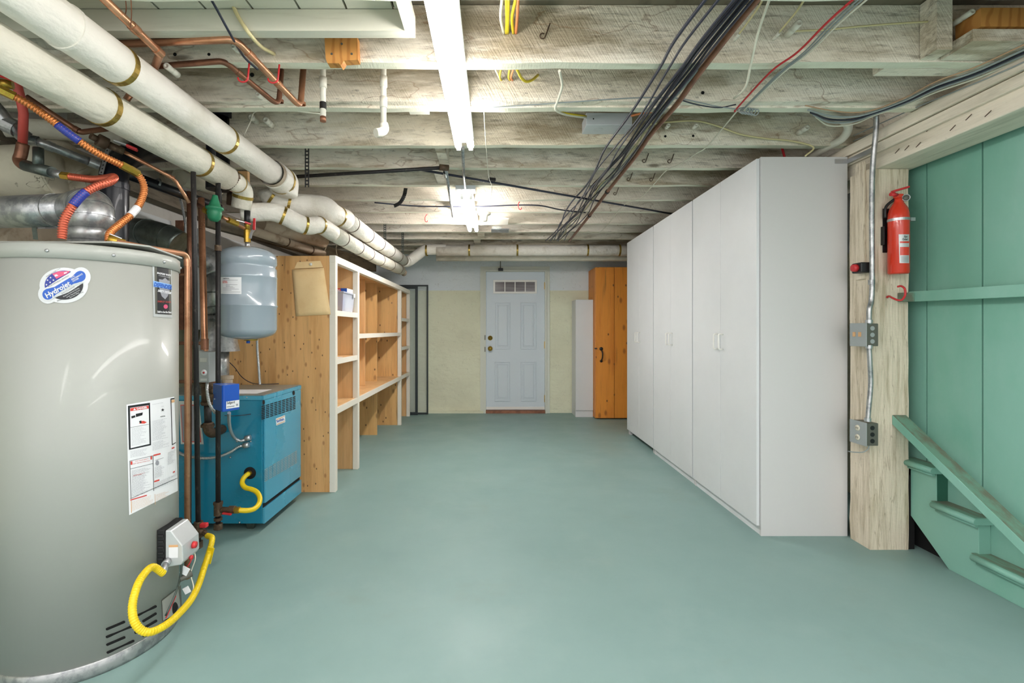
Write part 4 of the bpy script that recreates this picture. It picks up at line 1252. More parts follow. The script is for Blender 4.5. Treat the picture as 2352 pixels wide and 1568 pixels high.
# ================================================================ conduit run and boxes on the post
pts = [P(2013, 262, 2.52), P(2012, 300, 2.54), P(2003, 420, 2.575), P(2003, 660, 2.575), P(1997, 710, 2.565), P(1996, 745, 2.565)]
t = thing('conduit', 'silver conduit running down the post corner to the upper electrical box', 'conduit', pts[-1])
MB().tube(catmull(pts, 6), .0125, 14).build('conduit_pipe', 'galv', t)
MB().ring(P(2002, 648, 2.575), (0, 0, 1), .0126, .025, .003, 18).build('coupling', 'galv', t)
MB().ring(P(1996, 738, 2.565), (0, 0, 1), .0126, .018, .004, 18).build('connector', 'steel', t)
pts = [P(1996, 794, 2.565), P(1998, 830, 2.565), P(2000, 880, 2.57), P(1996, 930, 2.565), P(1993, 967, 2.56)]
t = thing('conduit', 'bent silver conduit between the two electrical boxes on the post', 'conduit', pts[-1])
MB().tube(catmull(pts, 6), .0115, 14).build('conduit_pipe', 'galv', t)
MB().ring(pts[0] + Vector((0, 0, -.005)), (0, 0, 1), .0116, .018, .004, 18).build('connector', 'steel', t)
MB().ring(pts[-1] + Vector((0, 0, .008)), (0, 0, 1), .0116, .018, .004, 18).build('connector', 'steel', t)
for (y0, y1, l, outlet) in ((743, 794, 'upper grey electrical box with two tan switches on the post', False), (968, 1019, 'lower grey outlet box with an ivory receptacle on the post', True)):
    z1, z0 = H - (y0 - CY) * 2.6 / F, H - (y1 - CY) * 2.6 / F
    t = thing('outlet_box' if outlet else 'switch_box', l, 'electrical box', (2.02, 2.6, z0))
    MB().box(1.985, 2.05, 2.555, 2.662, z0, z1).build('box_body', 'grey_dark', t, bevel=.003)
    MB().box(1.98, 1.9845, 2.548, 2.668, z0 - .003, z1 + .003).build('cover', 'grey_box', t, bevel=.002)
    if outlet:
        for z in (z0 + .035, z1 - .035):
            MB().lathe([(0, 0), (.0165, 0), (.0155, .004), (0, .004)], (1.98, 2.608, z), (-1, 0, 0), 20).build('receptacle', 'led', t)
            MB().box(1.9755, 1.976, 2.600, 2.603, z - .005, z + .006).box(1.9755, 1.976, 2.612, 2.615, z - .005, z + .006).build('slot', 'void', t)
    else:
        for y in (2.592, 2.632):
            MB().box(1.9755, 1.98, y - .008, y + .008, z0 + .05, z0 + .075).build('switch_toggle', 'label_tan', t)
    for z in (z0 + .025, z0 + .06, z0 + .095):
        MB().disc((2.018, 2.555, z), (0, -1, 0), .012, .0008, 14).build('knockout', 'grey_box' if not outlet else 'black', t)
cable('cable', 'short grey cord hanging from the lower outlet box', [P(1996, 1019, 2.575), P(1994, 1030, 2.57), P(1982, 1038, 2.57), P(1962, 1038, 2.62), P(1948, 1036, 2.72)], .003, 'cable_grey')
t = thing('bell_box', 'small black device with a red front on the post side', 'alarm', P(1975, 615, 2.64))
c = PX(1985, 615, 2.03)
MB().box(1.99, 2.0505, c.y - .03, c.y + .04, c.z - .028, c.z + .028).build('device_body', 'black', t, bevel=.006)
MB().lathe([(0, 0), (.022, 0), (.02, .02), (.012, .022), (0, .022)], (1.99, c.y + .005, c.z), (-1, 0, 0), 10).build('red_dial', 'red_plastic', t)

# fire extinguisher
ex = (2.163, 2.562)
t = thing('fire_extinguisher', 'red fire extinguisher with a silver band strapped to the timber post', 'fire extinguisher', (ex[0], ex[1], 1.497))
r = .047
b = MB().lathe([(0, 0), (r - .006, 0), (r, .006), (r, .30), (r * .97, .325), (r * .85, .35), (r * .6, .372), (.022, .382), (.019, .392), (.019, .405), (0, .405)], (ex[0], ex[1], 1.497), n=40)
b.build('cylinder', 'red', t)
MB().ring((ex[0], ex[1], 1.785), (0, 0, 1), r, .014, .0015, 40).box(ex[0] + r - .006, ex[0] + r + .018, ex[1] - .03, ex[1] - .012, 1.776, 1.794).build('strap', 'steel', t)
MB().box(ex[0] - .045, ex[0] + .03, ex[1] + r + .001, 2.6125, 1.62, 1.86).box(ex[0] - r - .008, ex[0] - r - .0015, 2.59, 2.6125, 1.66, 1.76).build('wall_bracket', 'black', t, bevel=.002)
z = 1.902
b = MB().box(ex[0] - .018, ex[0] + .016, ex[1] - .016, ex[1] + .016, z, z + .022)
b.build('valve', 'red', t, bevel=.004)
MB().tube([(ex[0] - .015, ex[1] - .01, z + .016), (ex[0] - .055, ex[1] - .016, z + .018)], [.008, .010], 12).build('nozzle', 'red_plastic', t)
MB().bar((ex[0] - .034, ex[1], z + .036), (ex[0] + .045, ex[1] - .01, z + .058), .022, .010).build('lever', 'red_plastic', t, bevel=.002)
MB().bar((ex[0] - .034, ex[1], z + .03), (ex[0] + .04, ex[1] + .01, z - .008), .022, .008).build('carry_handle', 'red_plastic', t, bevel=.002)
MB().lathe([(0, 0), (.018, 0), (.018, .014), (.015, .014), (.015, .011), (0, .011)], (ex[0] + .026, ex[1] - .014, z - .002), (-.5, -.86, 0), 22).build('pressure_gauge', 'steel', t)
MB().lathe([(0, .0115), (.0145, .0115), (.0145, .0118), (0, .0118)], (ex[0] + .026, ex[1] - .014, z - .002), (-.5, -.86, 0), 22).build('gauge_dial', 'grey_dark', t)
MB().tube(catmull([(ex[0] - .012, ex[1] + .01, z + .0), (ex[0] - .05, ex[1] + .02, z - .04), (ex[0] - r - .008, ex[1] + .02, z - .10)], 6), .007, 10).build('hose', 'black', t)


def cyl(cx, cy, rr):
    def fn(u, v, l):
        dx_ = (u - CX) / F
        A2, B2, C2 = dx_ * dx_ + 1, -2 * (dx_ * cx + cy), cx * cx + cy * cy - rr * rr
        disc = max(0.0, B2 * B2 - 4 * A2 * C2)
        Y = (-B2 - math.sqrt(disc)) / (2 * A2)
        p = Vector((dx_ * Y, Y, H - (v - CY) * Y / F))
        nrm = Vector((p.x - cx, p.y - cy, 0)).normalized()
        return p + nrm * (.0005 * l)
    return fn


fe = cyl(ex[0], ex[1], r + .0005)
b = MB()
b.quad([(2064, 538), (2088, 538), (2088, 604), (2066, 604)], fe, 1, 0, 8, 1)
b.quad([(2067, 567), (2087.5, 567), (2087.5, 586), (2067, 586)], fe, 2, 1, 8, 1)
b.quad([(2067, 554), (2087.5, 554), (2087.5, 558), (2067, 558)], fe, 2, 1, 8, 1)
b.text('Fyr-', fe, 2076, 545.5, 4.5, 3, 2, width=9, bold=.02, shear=.3)
b.text('Fyter', fe, 2072, 551.5, 4.5, 3, 2, width=13, bold=.02, shear=.3)
for i in range(6):
    b.quad([(2069, 589 + i * 2.3), (2086.5, 589 + i * 2.3), (2086.5, 589.8 + i * 2.3), (2069, 589.8 + i * 2.3)], fe, 3, 3, 5, 1)
b.build('instruction_label', ['label_silver', 'red', 'label_black', 'label_grey'], t, fix=False)

# red utility hook on the post
p = [P(2037, 683, 2.612), P(2042, 680, 2.60), P(2050, 684, 2.56), P(2062, 689, 2.53), P(2072, 688, 2.52), P(2079, 677, 2.52), P(2078, 663, 2.52), P(2070, 657, 2.52), P(2062, 658, 2.52)]
MB().tube(catmull(p, 5), .0052, 10).build('utility_hook', 'red_plastic', label='large red coated utility hook screwed into the timber post', cat='hook')

for (px, py, Y) in ((1479, 370, 3.19), (1537, 371, 3.19), (1443, 412, 3.575), (1495, 413, 3.575), (1412, 445, 3.98), (1246, 84, 1.936)):
    c = P(px, py, Y)
    b = MB().tube([c + Vector((.011 * math.cos(k), -.004, .011 * math.sin(k))) for k in [PI * .3 + 1.6 * PI * i / 10 for i in range(11)]] + [c + Vector((.03, -.006, .05))], .0025, 6)
    b.build('wire_staple', 'rusty', label='small dark wire hook nailed into a ceiling joist face', cat='hook', group='dark wire hooks on the joists')
for (px0, px1, y1) in ((286, 290, 36), (300, 302, 66)):
    cable('hanger_wire', 'thin copper hanger wire above the slanting copper pipe', [P(px0, -20, 1.55), P(px1, y1 * .5, 1.6), P(px1 - 3, y1, 1.66)], .0018, 'copper_old', 'copper hanger wires', 'wire')

# ================================================================ water heater
hx, hy, hr = -1.572, 1.87, .285
ht = thing('water_heater', 'tall round light grey gas water heater with round sticker and warning sheet', 'water heater', (hx, hy, 0))
b = MB().lathe([(0, .045), (hr, .045), (hr, 1.455), (hr - .004, 1.4555), (0, 1.456)], (hx, hy, 0), n=96)
b.build('jacket', 'heater', ht)
MB().lathe([(hr + .0002, 1.440), (hr + .005, 1.441), (hr + .005, 1.485), (hr - .004, 1.493), (hr - .06, 1.497), (.0, 1.499)], (hx, hy, 0), n=96).build('top_cap', 'heater', ht)
MB().lathe([(hr - .02, .0), (hr + .002, .0), (hr + .004, .012), (hr + .004, .048), (hr, .052), (hr - .02, .052)], (hx, hy, 0), n=96).build('base_ring', 'galv', ht)
for th in (-20, 17, 52, 88, 126):
    a = math.radians(th)
    n_ = Vector((math.sin(a), -math.cos(a), 0))
    MB().lathe([(0, 0), (.006, 0), (.005, .004), (0, .005)], Vector((hx, hy, 1.463)) + n_ * (hr + .005), n_, 12).build('screw', 'steel', ht)
# sheet plate under the flue, slightly proud of the cap
b = MB()
b.prism([(-.26, -.10), (-.23, -.15), (.20, -.15), (.27, -.06), (.25, .16), (-.22, .16)], lambda u, v, l: Vector((hx + u, hy + v, 1.5 + l + .012 * (v < 0))), 0, .006)
b.build('flue_plate', 'heater', ht)
MB().lathe([(.10, 0), (.096, .012), (.073, .03), (.069, .04), (0, .04)], (hx, hy, 1.506), n=40).build('draft_collar', 'galv', ht)
fh = cyl(hx, hy, hr + .0006)
# flue pipe
t = thing('flue_pipe', 'mottled galvanized flue pipe leaving the water heater top and turning aside', 'flue', (hx, hy, 1.546))
MB().tube([(hx, hy, 1.546), (hx, hy, 1.60)], .071, 36).build('flue_riser', 'galv', t)
el = fillet([(hx, hy, 1.59), (hx, hy, 1.685), (hx - .15, hy + .10, 1.69)], .09, 3)
b = MB()
for i, (a, c) in enumerate(zip(el, el[1:])):
    b.tube([a, c], .0725, 36)
MB().tube(el, .0725, 36, smooth=True).build('flue_elbow', 'galv', t)
for i in (1, 2, 3):
    MB().ring(el[i], el[i + 1] - el[i - 1], .0727, .006, .002, 36).build('elbow_bead', 'galv', t)
hp = [Vector((hx - .13, hy + .087, 1.69)), Vector((hx - .78, hy + .20, 1.70))]
MB().tube(hp, .066, 36).build('flue_run', 'galv', t)
MB().ring(hp[0].lerp(hp[1], .16), hp[1] - hp[0], .0662, .004, .002, 36).build('run_bead', 'galv', t)
# stickers on the jacket
CQ = 5.2275


def cp_(x, y): return (50 + x / CQ, 560 + y / CQ)


def ell(cx_, cy_, rx, ry, a0=0, a1=360, rot=0, n=36):
    out = []
    for i in range(n + 1):
        a = math.radians(a0 + (a1 - a0) * i / n)
        x, y = rx * math.cos(a), ry * math.sin(a)
        c_, s_ = math.cos(rot), math.sin(rot)
        out.append(cp_(cx_ + x * c_ - y * s_, cy_ + x * s_ + y * c_))
    return out if abs(a1 - a0) < 360 else out[:-1]


def capsule(x0, y0, x1, y1, r_, n=12):
    a = math.atan2(y1 - y0, x1 - x0)
    pts = [cp_(x1 + r_ * math.cos(a + t_), y1 + r_ * math.sin(a + t_)) for t_ in [-PI / 2 + PI * i / n for i in range(n + 1)]]
    pts += [cp_(x0 + r_ * math.cos(a + t_), y0 + r_ * math.sin(a + t_)) for t_ in [PI / 2 + PI * i / n for i in range(n + 1)]]
    return pts


b = MB()
b.fan(cp_(505, 498), ell(505, 498, 292, 214, rot=0), fh, 1, 0)
b.fan(cp_(512, 500), capsule(315, 600, 710, 398, 118), fh, 1.5, 0)
b.fan(cp_(420, 430), ell(508, 495, 230, 174, 168, 292, rot=0) , fh, 3, 1)
b.fan(cp_(520, 372), [cp_(*p) for p in ((370, 360), (440, 330), (585, 325), (560, 350), (420, 420))], fh, 4, 2)
b.quad([cp_(395, 372), cp_(550, 335), cp_(540, 352), cp_(402, 395)], fh, 4.5, 0)
b.fan(cp_(600, 590), ell(508, 495, 230, 174, -8, 118, rot=0), fh, 3, 3)
b.fan(cp_(512, 500), capsule(315, 604, 708, 388, 80), fh, 5, 0)
b.fan(cp_(512, 500), capsule(318, 606, 705, 388, 64), fh, 6, 4)
ang = math.atan2(606 - 388, 705 - 318)
tx = lambda s, x, y, h, w, l, m, **k: b.text(s, fh, *cp_(x, y), h / CQ, l, m, ang=ang, width=w / CQ, **k)
tx('Hydrojet', 312, 652, 62, 325, 7.5, 0, bold=.03)
tx('TOTAL', 590, 418, 17, 60, 7.5, 0, bold=.03)
tx('PERFORMANCE', 604, 440, 17, 150, 7.5, 0, bold=.03)
tx('SYSTEM', 618, 460, 17, 80, 7.5, 0, bold=.03)
tx('Reduced Sediment Buildup', 508, 640, 16, 215, 7.5, 0)
tx('Lower Operating Costs', 545, 648, 16, 180, 7.5, 0)
tx('More Hot Water', 585, 652, 16, 125, 7.5, 0)
tx('EQUIPPED WITH', 330, 520, 12, 270, 7.5, 3)
tx('EXCLUSIVE', 488, 604, 12, 175, 7.5, 3)
b.text('MADE IN THE U.S.A.', fh, *cp_(300, 398), 10 / CQ, 4, 3, ang=.55, width=200 / CQ)
b.text('BRADFORD WHITE CORPORATION', fh, *cp_(430, 690), 12 / CQ, 4, 3, ang=.33, width=330 / CQ)
for (sx, sy) in ((314, 435), (350, 405), (302, 490), (345, 462), (384, 435)):
    pts = [cp_(sx + (14 if k % 2 == 0 else 6) * math.sin(k * PI / 5), sy - (14 if k % 2 == 0 else 6) * math.cos(k * PI / 5)) for k in range(10)]
    b.fan(cp_(sx, sy), pts, fh, 4.5, 0, 1)
b.build('brand_sticker', ['label_silver', 'label_navy', 'label_pink', 'label_black', 'label_blue'], ht, fix=False)


def q2(x, y): return (340 + x / 10.8, 590 + y / 10.457)


b = MB()
b.quad([q2(105, 118), q2(575, 245), q2(600, 1470), q2(130, 1430)], fh, 1, 0, 16, 1)
b.quad([q2(152, 170), q2(560, 275), q2(580, 1390), q2(175, 1365)], fh, 2, 1, 16, 1)
b.quad([q2(215, 190), q2(500, 262), q2(520, 1380), q2(225, 1366)], fh, 2.5, 2, 12, 1)
b.fan(q2(415, 760), [q2(*p) for p in ((262, 530), (350, 545), (415, 500), (480, 560), (530, 575), (525, 800), (480, 940), (415, 1015), (330, 940), (280, 800))], fh, 3, 3)
b.quad([q2(120, 570), q2(572, 665), q2(575, 775), q2(125, 715)], fh, 4, 4, 12, 1)
tq = lambda s, x, y, h, w, l, m, a=-.2, **k: b.text(s, fh, *q2(x, y), h / 10.457, l, m, ang=a, width=w / 10.457, **k)
tq('BRADFORD WHITE', 208, 400, 42, 330, 5, 5, bold=.035)
tq('CORPORATION', 245, 450, 17, 280, 5, 5)
tq('DEFENDER', 132, 700, 95, 435, 5, 6, bold=.04)
tq('SAFETY SYSTEM', 225, 830, 52, 320, 5, 5, bold=.035)
tq('ENERGY SAVER', 228, 1085, 40, 310, 5, 7, a=-.06)
b.fan(q2(422, 1190), [q2(422 + 52 * math.cos(k * PI / 10), 1190 + 52 * math.sin(k * PI / 10)) for k in range(20)], fh, 5, 8)
tq('Built to be the Best', 222, 1335, 48, 330, 5, 5, a=-.05, bold=.035)
b.build('brand_plate', ['label_silver', 'grey_dark', 'label_black', 'label_grey', 'label_sky', 'paper', 'blue', 'label_red', 'label_pink'], ht, fix=False)


def q3(x, y): return (250 + x / 5.44, 900 + y / 5.228)


b = MB()
b.quad([q3(218, 152), q3(815, 55), q3(862, 1185), q3(252, 1478)], fh, 1, 0, 24, 2)
b.quad([q3(236, 166), q3(512, 128), q3(525, 638), q3(250, 695)], fh, 2, 1, 12, 1)
b.quad([q3(262, 190), q3(494, 158), q3(505, 622), q3(270, 674)], fh, 3, 0, 12, 1)
b.quad([q3(264, 194), q3(492, 162), q3(494, 198), q3(266, 230)], fh, 4, 2, 12, 1)
t3 = lambda s, x, y, h, w, l, m, a=.14, **k: b.text(s, fh, *q3(x, y), h / 5.228, l, m, ang=a, width=w / 5.228, **k)
t3('DANGER', 345, 212, 24, 125, 5, 0, bold=.04)
b.fan(q3(318, 210), [q3(300, 218), q3(335, 214), q3(316, 192)], fh, 5, 0, 1)
b.quad([q3(276, 290), q3(325, 278), q3(328, 302), q3(280, 318)], fh, 4, 1, 3, 1)
b.quad([q3(332, 262), q3(420, 244), q3(414, 278), q3(336, 300)], fh, 4, 1, 3, 1)
b.fan(q3(430, 365), [q3(372, 378), q3(395, 350), q3(430, 345), q3(470, 362), q3(440, 378)], fh, 4, 2, 1)
b.fan(q3(395, 360), [q3(372, 350), q3(400, 340), q3(405, 372), q3(385, 378)], fh, 4.5, 1, 1)
b.quad([q3(266, 424), q3(500, 384), q3(500, 387), q3(266, 428)], fh, 4, 1, 8, 1)
RR = random.Random(3)


def lines(x0, x1, ya, yb, n, slope, m, th=2.6, l=4):
    for i in range(n):
        y = ya + (yb - ya) * i / max(1, n - 1)
        xe = x0 + (x1 - x0) * RR.uniform(.55, 1)
        x = x0
        while x < xe:
            w = RR.uniform(8, 30)
            xx = min(xe, x + w)
            b.quad([q3(x, y + (x - x0) * slope), q3(xx, y + (xx - x0) * slope), q3(xx, y + (xx - x0) * slope + th), q3(x, y + (x - x0) * slope + th)], fh, l, m, 2, 1)
            x = xx + RR.uniform(3, 6)


lines(280, 480, 440, 640, 15, -.16, 3)
lines(266, 490, 712, 780, 6, -.17, 3)
b.fan(q3(668, 214), [q3(668 + (22 if k % 2 == 0 else 9) * math.sin(k * PI / 5), 214 - (22 if k % 2 == 0 else 9) * math.cos(k * PI / 5)) for k in range(10)], fh, 4, 1, 1)
t3('CSA', 650, 178, 9, 30, 4, 3); t3('INTERTEK', 640, 302, 12, 58, 4, 1, bold=.03)
lines(540, 752, 148, 148, 1, -.17, 3)
lines(540, 740, 350, 580, 18, -.2, 3)
lines(540, 770, 612, 700, 8, -.28, 3)
b.quad([q3(768, 78), q3(816, 70), q3(834, 612), q3(786, 640)], fh, 2, 1, 4, 1)
b.quad([q3(776, 92), q3(814, 86), q3(832, 600), q3(792, 624)], fh, 3, 0, 4, 1)
b.quad([q3(776, 96), q3(814, 90), q3(815, 122), q3(778, 130)], fh, 4, 4, 4, 1)
b.quad([q3(552, 752), q3(640, 732), q3(641, 748), q3(553, 770)], fh, 4, 2, 4, 1)
b.quad([q3(780, 668), q3(812, 655), q3(813, 672), q3(781, 686)], fh, 4, 2, 4, 1)
b.quad([q3(258, 825), q3(542, 762), q3(542, 766), q3(258, 829)], fh, 4, 1, 8, 1)
b.quad([q3(268, 834), q3(290, 829), q3(291, 870), q3(270, 874)], fh, 4, 2, 2, 1)
b.quad([q3(516, 772), q3(534, 768), q3(535, 808), q3(517, 812)], fh, 4, 2, 2, 1)
t3('FOR YOUR SAFETY', 330, 838, 13, 160, 4, 2, a=.2); t3('READ BEFORE OPERATING', 300, 868, 11, 205, 4, 2, a=.2)
b.quad([q3(260, 922), q3(545, 855), q3(545, 859), q3(260, 926)], fh, 4, 1, 8, 1)
b.quad([q3(256, 826), q3(262, 825), q3(276, 1276), q3(270, 1278)], fh, 4, 1, 1, 1)
b.quad([q3(543, 762), q3(549, 761), q3(560, 1186), q3(554, 1188)], fh, 4, 1, 1, 1)
lines(282, 525, 945, 1250, 30, -.22, 3)
lines(300, 480, 1000, 1008, 2, -.22, 2)
b.quad([q3(262, 1278), q3(850, 1030), q3(850, 1035), q3(262, 1283)], fh, 4, 1, 16, 1)
lines(570, 700, 905, 1030, 12, -.3, 3)
lines(730, 830, 730, 870, 14, -.4, 3)
b.quad([q3(570, 820), q3(678, 786), q3(680, 790), q3(572, 824)], fh, 4, 3, 3, 1)
b.fan(q3(600, 850), [q3(600 + 22 * math.cos(k * PI / 6), 850 + 30 * math.sin(k * PI / 6)) for k in range(12)], fh, 4, 3, 1)
b.quad([q3(562, 1066), q3(626, 1046), q3(627, 1064), q3(563, 1084)], fh, 4, 2, 4, 1)
b.quad([q3(796, 955), q3(818, 945), q3(819, 962), q3(797, 972)], fh, 4, 2, 4, 1)
lines(566, 845, 1100, 1170, 7, -.42, 3)
b.quad([q3(264, 1290), q3(470, 1232), q3(470, 1245), q3(264, 1303)], fh, 4, 2, 6, 1)
for (u0, u1) in ((272, 570), (574, 800)):
    lines(u0 + 12, u1 - 10, (1322 if u0 < 500 else 1235), (1420 if u0 < 500 else 1300), 8 if u0 < 500 else 6, -.34, 4)
b.quad([q3(272, 1305), q3(280, 1303), q3(284, 1448), q3(276, 1450)], fh, 4, 4, 1, 1)
b.quad([q3(570, 1225), q3(574, 1224), q3(578, 1350), q3(573, 1352)], fh, 4, 4, 1, 1)
b.build('warning_sheet', ['paper', 'label_black', 'label_red', 'label_grey', 'label_tan'], ht, fix=False)


def q4(x, y): return (200 + x / 4.041, 1180 + y / 4.041)


b = MB()
for (x0, y0, x1, y1) in ((185, 1068, 342, 1002), (185, 1140, 430, 1035), (188, 1212, 345, 1145), (192, 1285, 428, 1178), (195, 1356, 352, 1286),
                         (450, 950, 635, 858), (522, 994, 635, 925), (520, 1062, 640, 992), (450, 1100, 470, 1090), (525, 1130, 600, 1095), (458, 1238, 642, 1125)):
    a = math.atan2(y1 - y0, x1 - x0)
    r_ = 12
    pts = [q4(x1 + r_ * math.cos(a + t_), y1 + r_ * math.sin(a + t_)) for t_ in [-PI / 2 + PI * i / 8 for i in range(9)]] + \
          [q4(x0 + r_ * math.cos(a + t_), y0 + r_ * math.sin(a + t_)) for t_ in [PI / 2 + PI * i / 8 for i in range(9)]]
    b.fan(q4((x0 + x1) / 2, (y0 + y1) / 2), pts, fh, 1, 0, 3)
b.build('air_slots', 'void', ht, fix=False)
b = MB()
b.quad([q4(690, 800), q4(870, 660), q4(880, 900), q4(700, 1000)], fh, 1, 0, 6, 1)
b.quad([q4(694, 806), q4(866, 672), q4(876, 896), q4(704, 990)], fh, 2, 1, 6, 1)
b.quad([q4(725, 1045), q4(850, 940), q4(852, 975), q4(728, 1075)], fh, 2, 0, 6, 1)
b.quad([q4(720, 985), q4(850, 905), q4(852, 935), q4(724, 1010)], fh, 3, 2, 6, 1)
b.fan(q4(815, 880), [q4(815 + 28 * math.cos(k * PI / 10), 880 + 62 * math.sin(k * PI / 10)) for k in range(20)], fh, 3, 2, 2)
b.build('burner_cover', ['grey_dark', 'heater', 'void'], ht, fix=False)
# gas valve
a = math.radians(94)
nv_ = Vector((math.sin(a), -math.cos(a), 0)); tv = Vector((-nv_.y, nv_.x, 0))
vz = H - (1276 - CY) * 1.93 / F
vo = Vector((hx, hy, vz)) + nv_ * hr
gp = lambda u, v, l: vo + nv_ * u + tv * l + Vector((0, 0, v))
g = MB().prism([(.024, .0), (.082, .008), (.09, .022), (.088, .082), (.045, .142), (.024, .142)], gp, -.058, .058).build('gas_valve', 'label_silver', ht, bevel=.004)
b = MB().prism([(-.004, .004), (.0235, .004), (.0235, .146), (-.004, .146)], gp, -.062, .062)
for i in range(5):
    b.prism([(.0, .03 + i * .022), (.021, .03 + i * .022), (.021, .04 + i * .022), (.0, .04 + i * .022)], gp, -.067, -.0625)
b.build('valve_back', 'black', g, bevel=.002)
MB().lathe([(0, 0), (.014, 0), (.012, .012), (0, .013)], gp(.0905, .055, .01), nv_, 18).build('control_knob', 'red_plastic', g)
MB().lathe([(0, 0), (.009, 0), (.008, .01), (0, .011)], gp(.087, .012, -.005), nv_, 14).build('pilot_button', 'red_plastic', g)
b = MB()
gf = lambda u, v, l: gp(.03 + u, .142 - v, -.0585 - .0006 * l)
b.quad([(.008, .055), (.042, .055), (.042, .105), (.008, .105)], gf, 1, 0)
b.quad([(.008, .055), (.042, .055), (.042, .064), (.008, .064)], gf, 2, 1)
b.build('valve_label', ['paper', 'label_tan'], g, fix=False)
MB().tube([gp(.034, .026, -.058), gp(.038, .022, -.082)], .014, 12).tube([gp(.038, .022, -.082), gp(.05, .008, -.112)], .0115, 6).build('inlet_nut', 'steel', g)
MB().tube(catmull([gp(.05, 0, .0), gp(.05, -.05, .0), gp(.035, -.12, -.005), gp(.01, -.20, -.03)], 6), .004, 8).build('burner_tube', 'galv_dark', g)
MB().tube(catmull([gp(.07, .03, .045), gp(.075, -.02, .055), gp(.06, -.08, .05), gp(.07, -.14, .05), gp(.05, -.2, .03), gp(.02, -.24, .0)], 6), .0022, 6).build('sensor_wire', 'cable_white', g)
MB().tube(catmull([gp(.07, .03, .04), gp(.07, -.02, .03), gp(.05, -.05, .02)], 6), .0025, 6).tube(catmull([gp(.03, -.14, .0), gp(.02, -.18, -.02), gp(.01, -.21, -.03)], 6), .0025, 6).build('pilot_wire', 'cable_red', g)
MB().obox(gp(.062, -.045, .005), (.03, .004, .03), Matrix.Rotation(.5, 3, 'Y')).build('valve_tag', 'paper', g)
MB().obox(gp(.055, -.135, .03), (.024, .004, .026), Matrix.Rotation(-.5, 3, 'Y')).build('valve_tag', 'paper', g)
MB().tube([gp(.045, -.075, .0), gp(.075, -.07, .03)], .011, 10).build('thermal_clip', 'grey_dark', g)

# relief discharge pipe
t0_ = P(340, 568, 1.98)
rx_ = P(430, 600, 2.08)
t = pipe('discharge_pipe', 'bright copper relief pipe leaving the heater top and running down to the floor', [P(268, 556, 1.80), P(330, 568, 1.86), Vector((rx_.x, rx_.y, P(0, 584, 2.08).z)), Vector((rx_.x, rx_.y, .12))], .0112, 'copper', .03, 16,
         coup=[((rx_.x, rx_.y, 1.49), (0, 0, 1), .03)])
MB().tube([P(248, 548, 1.80), P(286, 560, 1.83)], .017, 14).build('relief_valve_body', 'brass', t)
MB().bar(P(252, 537, 1.80), P(280, 548, 1.82), .008, .003).build('relief_lever', 'steel', t)

# corrugated water connectors
def flex(name, label, pts, r, m, lab=None, nuts=()):
    pp = catmull(pts, 10)
    t_ = thing(name, label, 'connector', pts[-1])
    MB().corr(pp, r).build('flex_hose', m, t_)
    for i in nuts:
        i = i if i >= 0 else len(pp) + i
        a, c = pp[max(0, i - 1)], pp[min(len(pp) - 1, i + 1)]
        d_ = (c - a).normalized()
        MB().tube([pp[i] - d_ * .02, pp[i] + d_ * .02], r * 1.25, 6, smooth=False).build('brass_nut', 'brass', t_)
    if lab:
        for (i0, i1, mm) in lab:
            MB().tube(pp[i0:i1], r * 1.12, 14).build('hose_tag', mm, t_)
    return t_


pts = [P(5, 208, 1.62), P(60, 236, 1.66), P(110, 270, 1.7), P(165, 312, 1.74), P(225, 352, 1.8), P(285, 382, 1.88), P(318, 402, 1.94), P(331, 432, 1.96), P(322, 465, 1.94), P(302, 492, 1.9), P(275, 515, 1.86), P(253, 535, 1.82), P(250, 555, 1.8)]
t = flex('water_connector', 'orange corrugated copper connector sweeping over the heater to the relief fitting', pts, .0125, 'copper_flex', [(24, 34, 'label_navy'), (84, 92, 'paper')], nuts=(2, 51, 56))
pts = [P(150, 404, 2.0), P(180, 408, 1.99), P(215, 412, 1.97), P(245, 409, 1.93), P(262, 407, 1.87), P(252, 417, 1.80), P(222, 428, 1.76), P(192, 445, 1.73), P(165, 475, 1.71), P(147, 508, 1.70), P(142, 548, 1.70)]
t = flex('water_connector', 'red corrugated copper connector curling down onto the heater top', pts, .0135, 'red_flex', [(68, 80, 'label_navy')], nuts=(1,))
# tee and galvanized piping behind
t = thing('pipe_tee', 'grey galvanized tee feeding the red corrugated connector', 'pipe fitting', P(80, 385, 2.05))
MB().tube([P(58, 380, 2.06), P(120, 396, 2.04)], .024, 18).build('tee_body', 'galv_dark', t)
MB().tube([P(88, 384, 2.05), P(88, 340, 2.05)], .019, 16).build('tee_branch', 'galv_dark', t)
MB().tube([P(118, 396, 2.04), P(150, 404, 2.03)], .017, 14).build('nipple', 'galv', t)
t = thing('pipe_elbow', 'brown copper elbow under the red pipe', 'pipe elbow', P(45, 370, 2.07))
MB().tube(catmull([P(53, 330, 2.07), P(48, 355, 2.07), P(44, 368, 2.07), P(52, 378, 2.065), P(62, 381, 2.06)], 5), .022, 16).build('elbow_body', 'copper_old', t)
pipe('red_pipe', 'red plastic water pipe coming down in front of the orange connector start', [P(14, 160, 1.9), P(38, 190, 1.94), P(48, 228, 1.97), P(54, 260, 2.0), P(52, 332, 2.07)], .0165, 'pex', .03, 16)
pipe('galvanized_pipe', 'long grey galvanized pipe slanting behind the orange connector', [P(60, 318, 2.12), P(100, 330, 2.15), P(222, 378, 2.3)], .019, 'galv', .02, 16,
     coup=[(P(72, 322, 2.13), (1, .3, -.1), .05), (P(114, 336, 2.17), (P(222, 378, 2.3) - P(100, 330, 2.15)), .03), (P(216, 375, 2.29), (P(222, 378, 2.3) - P(100, 330, 2.15)), .04)])
